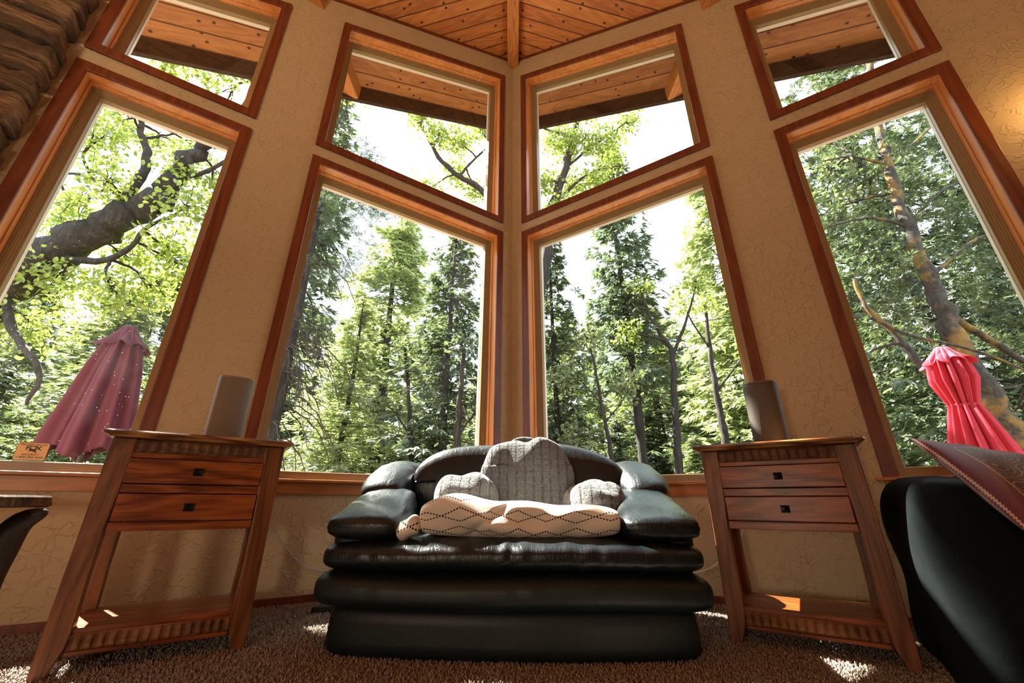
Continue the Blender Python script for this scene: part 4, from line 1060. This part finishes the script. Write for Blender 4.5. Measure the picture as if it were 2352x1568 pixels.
tree(3, 792, 120, 9.5, wide=.80, rz=3.9, mat='lf_pine', label='tall pine whose needles fill the left of the upper window left of the corner')
# the woods behind
WN = {'L2': 'far left window', 'L1': 'window left of the corner', 'R1': 'window right of the corner', 'R2': 'far right window'}
rt = random.Random(3)
def woods(key, xs, rows):
    for i, x in enumerate(xs):
        Y, top = rows[i % len(rows)]
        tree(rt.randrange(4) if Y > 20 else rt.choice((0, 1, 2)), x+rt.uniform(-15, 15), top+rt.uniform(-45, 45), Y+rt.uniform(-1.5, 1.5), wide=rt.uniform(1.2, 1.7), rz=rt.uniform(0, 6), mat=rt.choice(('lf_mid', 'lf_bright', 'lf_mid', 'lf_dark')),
             label='distant conifer deep in the woods seen through the %s' % WN[key], group='background conifers through the %s' % WN[key])
woods('L1', [640, 690, 745, 800, 850, 1000, 1090, 1130], [(30, 830), (24, 780), (36, 760)])
woods('R1', [1240, 1300, 1350, 1440, 1490, 1540, 1590, 1660, 1700], [(28, 800), (22, 720), (36, 780)])
woods('L2', [-250, -160, -60, 30, 120, 210, 290, 400, 480], [(20, 650), (15, 640), (26, 700)])
woods('R2', [1880, 1960, 2050, 2140, 2220, 2330, 2440, 2540], [(22, 720), (16, 660), (26, 740)])
woods('L1', [660, 770, 900, 960, 1060], [(20, 940), (16, 980)])
woods('R1', [1330, 1420, 1500, 1580, 1680], [(20, 940), (15, 960)])

def broadleaf(name, label, limbs, clusters, n_leaf, size, mat, bark='bark', seed=1, twigs=True, leafgroup=None):
    # limbs: [(points, r0, r1)], clusters: [(centre, radius)] of leaves around limb ends
    base = Vector(limbs[0][0][0]); root = empty(name, base, 0, label, 'tree'); m = MB(); rng = np.random.default_rng(seed); rr = random.Random(seed)
    ends = []
    for pts_, r0, r1 in limbs:
        P = limb(m, [Vector(p)-base for p in pts_], r0, r1, 12, r0*.12, seed); ends += P
    PP = []
    for (c_, rad) in clusters:
        c_ = Vector(c_)-base
        if twigs:
            near = min(ends, key=lambda p: (p-c_).length)
            mid = (near+c_)/2+Vector((rr.uniform(-1, 1), rr.uniform(-1, 1), rr.uniform(-.2, 1)))*rad*.25
            limb(m, [near, mid, c_], .028, .010, 5, .01, seed)
            for k in range(7):
                e = c_+Vector((rr.gauss(0, 1), rr.gauss(0, 1), rr.gauss(0, .8))).normalized()*rad*rr.uniform(.6, 1)
                limb(m, [mid.lerp(c_, rr.random()), (c_+e)/2+Vector((0, 0, .1)), e], .011, .003, 4, .008, k)
        N_ = int(n_leaf*(rad**1.6))
        q = unit(rng.normal(0, 1, (N_//6+1, 3)))*(rng.uniform(0, 1, (N_//6+1, 1))**.45)*rad*np.array([1, 1, .75])
        q = np.repeat(q, 6, axis=0)+rng.normal(0, .11, (len(q)*6, 3)); PP.append(q+np.array(c_))
    m.build('trunk', M[bark], root, smooth=True)
    PP = np.concatenate(PP); sv = np.array(SUNV)
    for q in ((-1.64, 1.80, .14), (-1.70, 1.68, 0), (1.30, 1.80, 0), (1.42, 1.62, 0), (-.95, 2.36, 0), (-.1, 2.1, .6), (-.7, 2.3, .6), (.6, 2.2, .6)):   # openings in the crowns where the sun reaches the floor
        d_ = PP+np.array(base)-np.array(q); PP = PP[np.linalg.norm(d_-np.outer(d_@sv, sv), axis=1) > .42]
    V, F = leaves6(PP, size, rng); fastmesh('foliage', V, F, M[mat], root); return root
def pts(lst, Y):
    return [at(p[0], p[1], p[2] if len(p) > 2 else Y) for p in lst]
def ground_from(p): q = Vector(p); return Vector((q.x*1.02, q.y*1.02, -.95))
# the great oak that leans across the far left window
Y = 5.4
main = pts([(-300, 900), (-110, 740), (10, 650), (110, 585), (215, 535), (300, 488), (370, 455), (405, 400), (450, 350), (500, 322)], Y)
main = [Vector((main[0].x, main[0].y, -.95))]+main
lm = [(main, .40, .085),
      (pts([(262, 508), (285, 455), (325, 405), (338, 350), (322, 300), (330, 270)], Y), .095, .04),
      (pts([(400, 410), (455, 400), (510, 375), (560, 330)], Y), .05, .02),
      (pts([(110, 585), (220, 600), (290, 575), (340, 520), (390, 500)], Y), .06, .02),
      (pts([(300, 488), (250, 430), (180, 400), (120, 400)], Y), .045, .015),
      (pts([(500, 322), (560, 250), (600, 150)], Y), .085, .04),
      (pts([(330, 270), (370, 180), (400, 60)], Y), .04, .02),
      (pts([(10, 650), (30, 760), (90, 850), (60, 930)], Y), .07, .02)]
cl = []
rr_ = random.Random(9)
for x, y, r in [(215,330,.5),(270,290,.45),(350,330,.4),(420,310,.35),(480,420,.45),(440,480,.45),(390,560,.5),(300,600,.5),(440,620,.45),(240,420,.35),(180,480,.4),(350,680,.45),(250,690,.45),(140,660,.55),(60,760,.5),(480,350,.3),(400,150,.5),(560,170,.5),(480,130,.5),(300,250,.35),(520,240,.45),(130,520,.4),(410,400,.25)]:
    cl.append((at(x+rr_.uniform(-12, 12), y+rr_.uniform(-12, 12), Y+rr_.uniform(-.5, 1.0)), r))
cl += [(Vector((-4.3, 5.6, 8.9)), .95), (Vector((-4.7, 5.9, 9.2)), .9), (Vector((-3.9, 5.9, 9.5)), .9), (Vector((-4.5, 5.3, 8.4)), .7)]  # unseen leaf clusters and limb, added to keep the sun off the armchair
lm.append(([lm[5][0][-1], Vector((-4.2, 5.5, 7.4)), Vector((-4.3, 5.7, 8.9))], .04, .02))
broadleaf('oak_tree', 'large leaning oak with a thick dark curved limb outside the far left window', lm, cl, 1500, .085, 'lf_oak', seed=4)
# oak behind the corner post
Y = 8.6
tr = pts([(1222, 760), (1240, 660), (1256, 580), (1272, 470), (1298, 385), (1318, 310), (1330, 200), (1350, 60)], Y); tr = [Vector((tr[0].x, tr[0].y, -.95))]+tr
lm = [(tr, .20, .06),
      (pts([(1235, 700), (1200, 560), (1112, 442), (1055, 405), (1008, 362), (975, 300), (930, 245), (900, 160)], Y), .10, .03),
      (pts([(1055, 405), (1085, 370), (1130, 330)], Y), .04, .02),
      (pts([(1318, 310), (1262, 300), (1215, 270)], Y), .05, .02),
      (pts([(1272, 470), (1350, 400), (1430, 380)], Y), .05, .015),
      (pts([(1298, 385), (1370, 330), (1440, 280)], Y), .04, .015)]
cl = []
for x, y, r in [(1000,300,.4),(1050,320,.45),(1100,300,.45),(1040,400,.4),(1100,440,.35),(980,440,.4),(950,270,.3),(1270,320,.5),(1330,340,.55),(1390,320,.5),(1440,290,.4),(1300,430,.5),(1370,410,.5),(1430,430,.35),(1260,410,.4),(1340,260,.5),(1410,370,.45),(1075,250,.5),(1160,330,.5),(1200,420,.5),(1280,480,.4),(1250,200,.5),(1130,180,.5)]:
    cl.append((at(x+rr_.uniform(-8, 8), y+rr_.uniform(-8, 8), Y+rr_.uniform(-.6, .9)), r))
broadleaf('oak_tree', 'yellow-green oak spreading behind the corner post into both upper windows', lm, cl, 1500, .10, 'lf_oak', seed=5)
# old pine with dead drooping branches, left edge of the window left of the corner
Y = 7.6; rr2 = random.Random(12)
tp = at(735, 440, Y); root = empty('pine_tree', (tp.x, tp.y, -.95), 0, 'old pine trunk with bare drooping dead branches, leftmost in the window left of the corner', 'tree')
m = MB(); limb(m, [(0, 0, 0), (.02, 0, 3), (-.01, .02, 6), (0, 0, 9.5)], .21, .13, 14, .01, 1); m.build('trunk', M['bark'], root, smooth=True)
m = MB()
for i in range(46):
    z = rr2.uniform(2.2, 7.4); az = rr2.uniform(-1.1, 1.1) if i % 3 else rr2.uniform(0, 6.28); L_ = rr2.uniform(.6, 1.7); dr = Vector((math.cos(az), math.sin(az)*.6, 0))
    P = [Vector((0, 0, z)), dr*L_*.35+Vector((0, 0, z-.02*L_)), dr*L_*.75+Vector((0, 0, z-.35*L_)), dr*L_+Vector((0, 0, z-.85*L_))]
    Q = limb(m, P, .020, .005, 5, .012, i)
    for k in range(4):
        a = Q[rr2.randrange(4, len(Q)-1)]; limb(m, [a, a+dr*.12+Vector((rr2.uniform(-.15, .15), rr2.uniform(-.1, .1), -.18)), a+dr*.16+Vector((rr2.uniform(-.25, .25), 0, -rr2.uniform(.3, .6)))], .008, .002, 4, .006, k)
m.build('dead_branches', M['twig'], root, smooth=True)
rng = np.random.default_rng(5); P = []; 
for i in range(26):
    c_ = np.array([rr2.uniform(-.3, 1.7), rr2.uniform(-.8, .8), rr2.uniform(5.4, 9.6)]); P.append(c_+rng.normal(0, .2, (70, 3)))
P = np.concatenate(P); V, F = blades(P, unit(rng.normal(0, 1, P.shape)+np.array([0, 0, .2])), np.full(len(P), .17), np.full(len(P), .006), rng, 6, 2.2); fastmesh('foliage', V, F, M['lf_pine'], root)
# leaning mossy tree outside the far right window
Y = 5.2
tr = pts([(2430, 1250), (2395, 1120), (2325, 1010), (2265, 900), (2205, 800), (2168, 715), (2135, 640), (2085, 520), (2040, 380), (2010, 220), (1990, 60)], Y); tr = [Vector((tr[0].x, tr[0].y, -.95))]+tr
lm = [(tr, .20, .04),
      (pts([(2168, 715), (2230, 755), (2290, 790), (2360, 832), (2450, 850)], Y), .055, .03),
      (pts([(2135, 860), (2100, 820), (2050, 760), (1990, 705), (1960, 640)], Y), .055, .02),
      (pts([(2000, 730), (2090, 770), (2180, 790), (2270, 815), (2380, 860)], Y-.4), .022, .012),
      (pts([(2135, 640), (2200, 580), (2260, 540), (2320, 540)], Y), .03, .01), (pts([(2085, 520), (2160, 440), (2250, 400)], Y), .028, .01),
      (pts([(2085, 520), (2000, 500), (1900, 520)], Y), .028, .01), (pts([(2040, 380), (2130, 300), (2180, 250)], Y), .025, .01),
      (pts([(2040, 380), (1960, 360), (1890, 370)], Y), .025, .01), (pts([(2205, 800), (2250, 860), (2300, 890), (2360, 880)], Y), .03, .01)]
root = broadleaf('mossy_tree', 'leaning dark tree with orange-mossy limbs outside the far right window', lm, [(at(x, y, 5.6), .3) for x, y in ((1900, 400), (1940, 470), (2000, 420), (1880, 330), (2320, 960), (1950, 840))], 900, .07, 'lf_mid', bark='moss', seed=8)
rng = np.random.default_rng(15); P = []; DD = []
for x, y, n_, sp_ in [(1900,380,26,.5),(1960,440,26,.5),(2040,430,30,.5),(2120,480,26,.5),(2180,540,22,.45),(2210,450,20,.45),(2080,330,26,.5),(2140,380,22,.4),(1960,560,24,.5),(2040,610,20,.45),(2230,620,18,.4),(2280,560,16,.4),(2000,300,24,.5),(1900,520,18,.4),(2260,700,12,.35),(2300,760,10,.35),(1980,660,16,.35),(2200,660,14,.35),(2060,700,12,.3),(1880,200,20,.6),(1950,180,20,.6),(2050,180,22,.6),(2110,230,22,.6)]:
    c0 = np.array(at(x, y, 5.9)-root.location)
    for k in range(n_):
        c_ = c0+rng.normal(0, sp_*.6, 3)*np.array([1, 1.3, .7]); dr = unit(rng.normal(0, 1, 3)*np.array([1, 1, .25])-np.array([0, 0, .25])); tt = np.linspace(0, .55, 14)[:, None]
        p = c_+dr*tt+np.array([0, 0, -.35])*tt**2; P.append(p+rng.normal(0, .02, p.shape)); DD.append(np.tile(dr, (14, 1))+rng.normal(0, .45, p.shape))
P = np.concatenate(P); DD = unit(np.concatenate(DD)); V, F = blades(P, DD, np.full(len(P), .13), np.full(len(P), .010), rng, 5, 1.5); fastmesh('cedar_sprays', V, F, M['lf_dark'], root)
# slender trees seen low in the window right of the corner
def slim(name, label, P, Y, r0, r1, br, seed, mat=None):
    tr = pts(P, Y); tr = [Vector((tr[0].x, tr[0].y, -.95))]+tr; lm = [(tr, r0, r1)]+[(pts(b_, Y), q0, q1) for b_, q0, q1 in br]
    ends = [(pts([b_[-1]], Y)[0], .5) for b_, _, _ in br]+[(tr[-1], .45)]
    return broadleaf(name, label, lm, ends, 700, .12, mat or 'lf_oak', seed=seed)
slim('forked_tree', 'slender forked tree with a pale trunk, right of the tall pine', [(1562, 1110), (1556, 1020), (1548, 900), (1545, 815), (1520, 770), (1490, 720), (1470, 660)], 11, .13, .03, [([(1545, 815), (1575, 740), (1600, 650)], .06, .02), ([(1525, 780), (1480, 770), (1440, 760)], .05, .02)], 31)
slim('dead_tree', 'thin near-black dead trunk left of the tall pine', [(1412, 1110), (1400, 1020), (1382, 930), (1366, 840), (1352, 780)], 10, .075, .02, [([(1400, 1020), (1360, 1000), (1320, 1010)], .02, .006), ([(1382, 930), (1340, 880), (1310, 870)], .02, .006), ([(1390, 970), (1430, 920), (1445, 880)], .02, .006)], 32, 'lf_mid')
slim('young_tree', 'grey young tree trunk, rightmost in the window right of the corner', [(1678, 1110), (1664, 1000), (1645, 900), (1630, 800), (1620, 700)], 13, .16, .05, [([(1645, 900), (1690, 840), (1720, 800)], .04, .015), ([(1630, 800), (1590, 740), (1570, 700)], .04, .015)], 33)
slim('shaded_tree', 'dark trunk low in the window left of the corner, inside the cedar foliage', [(945, 1110), (942, 1000), (938, 900), (930, 800)], 11.5, .10, .04, [([(942, 1000), (900, 940), (870, 930)], .03, .01)], 34, 'lf_mid')
slim('leaning_tree', 'thin leaning trunk near the right edge of the window left of the corner', [(1052, 1100), (1050, 1000), (1058, 900), (1065, 800)], 9.5, .11, .05, [([(1050, 1000), (1090, 950), (1110, 930)], .03, .01)], 35, 'lf_dark')
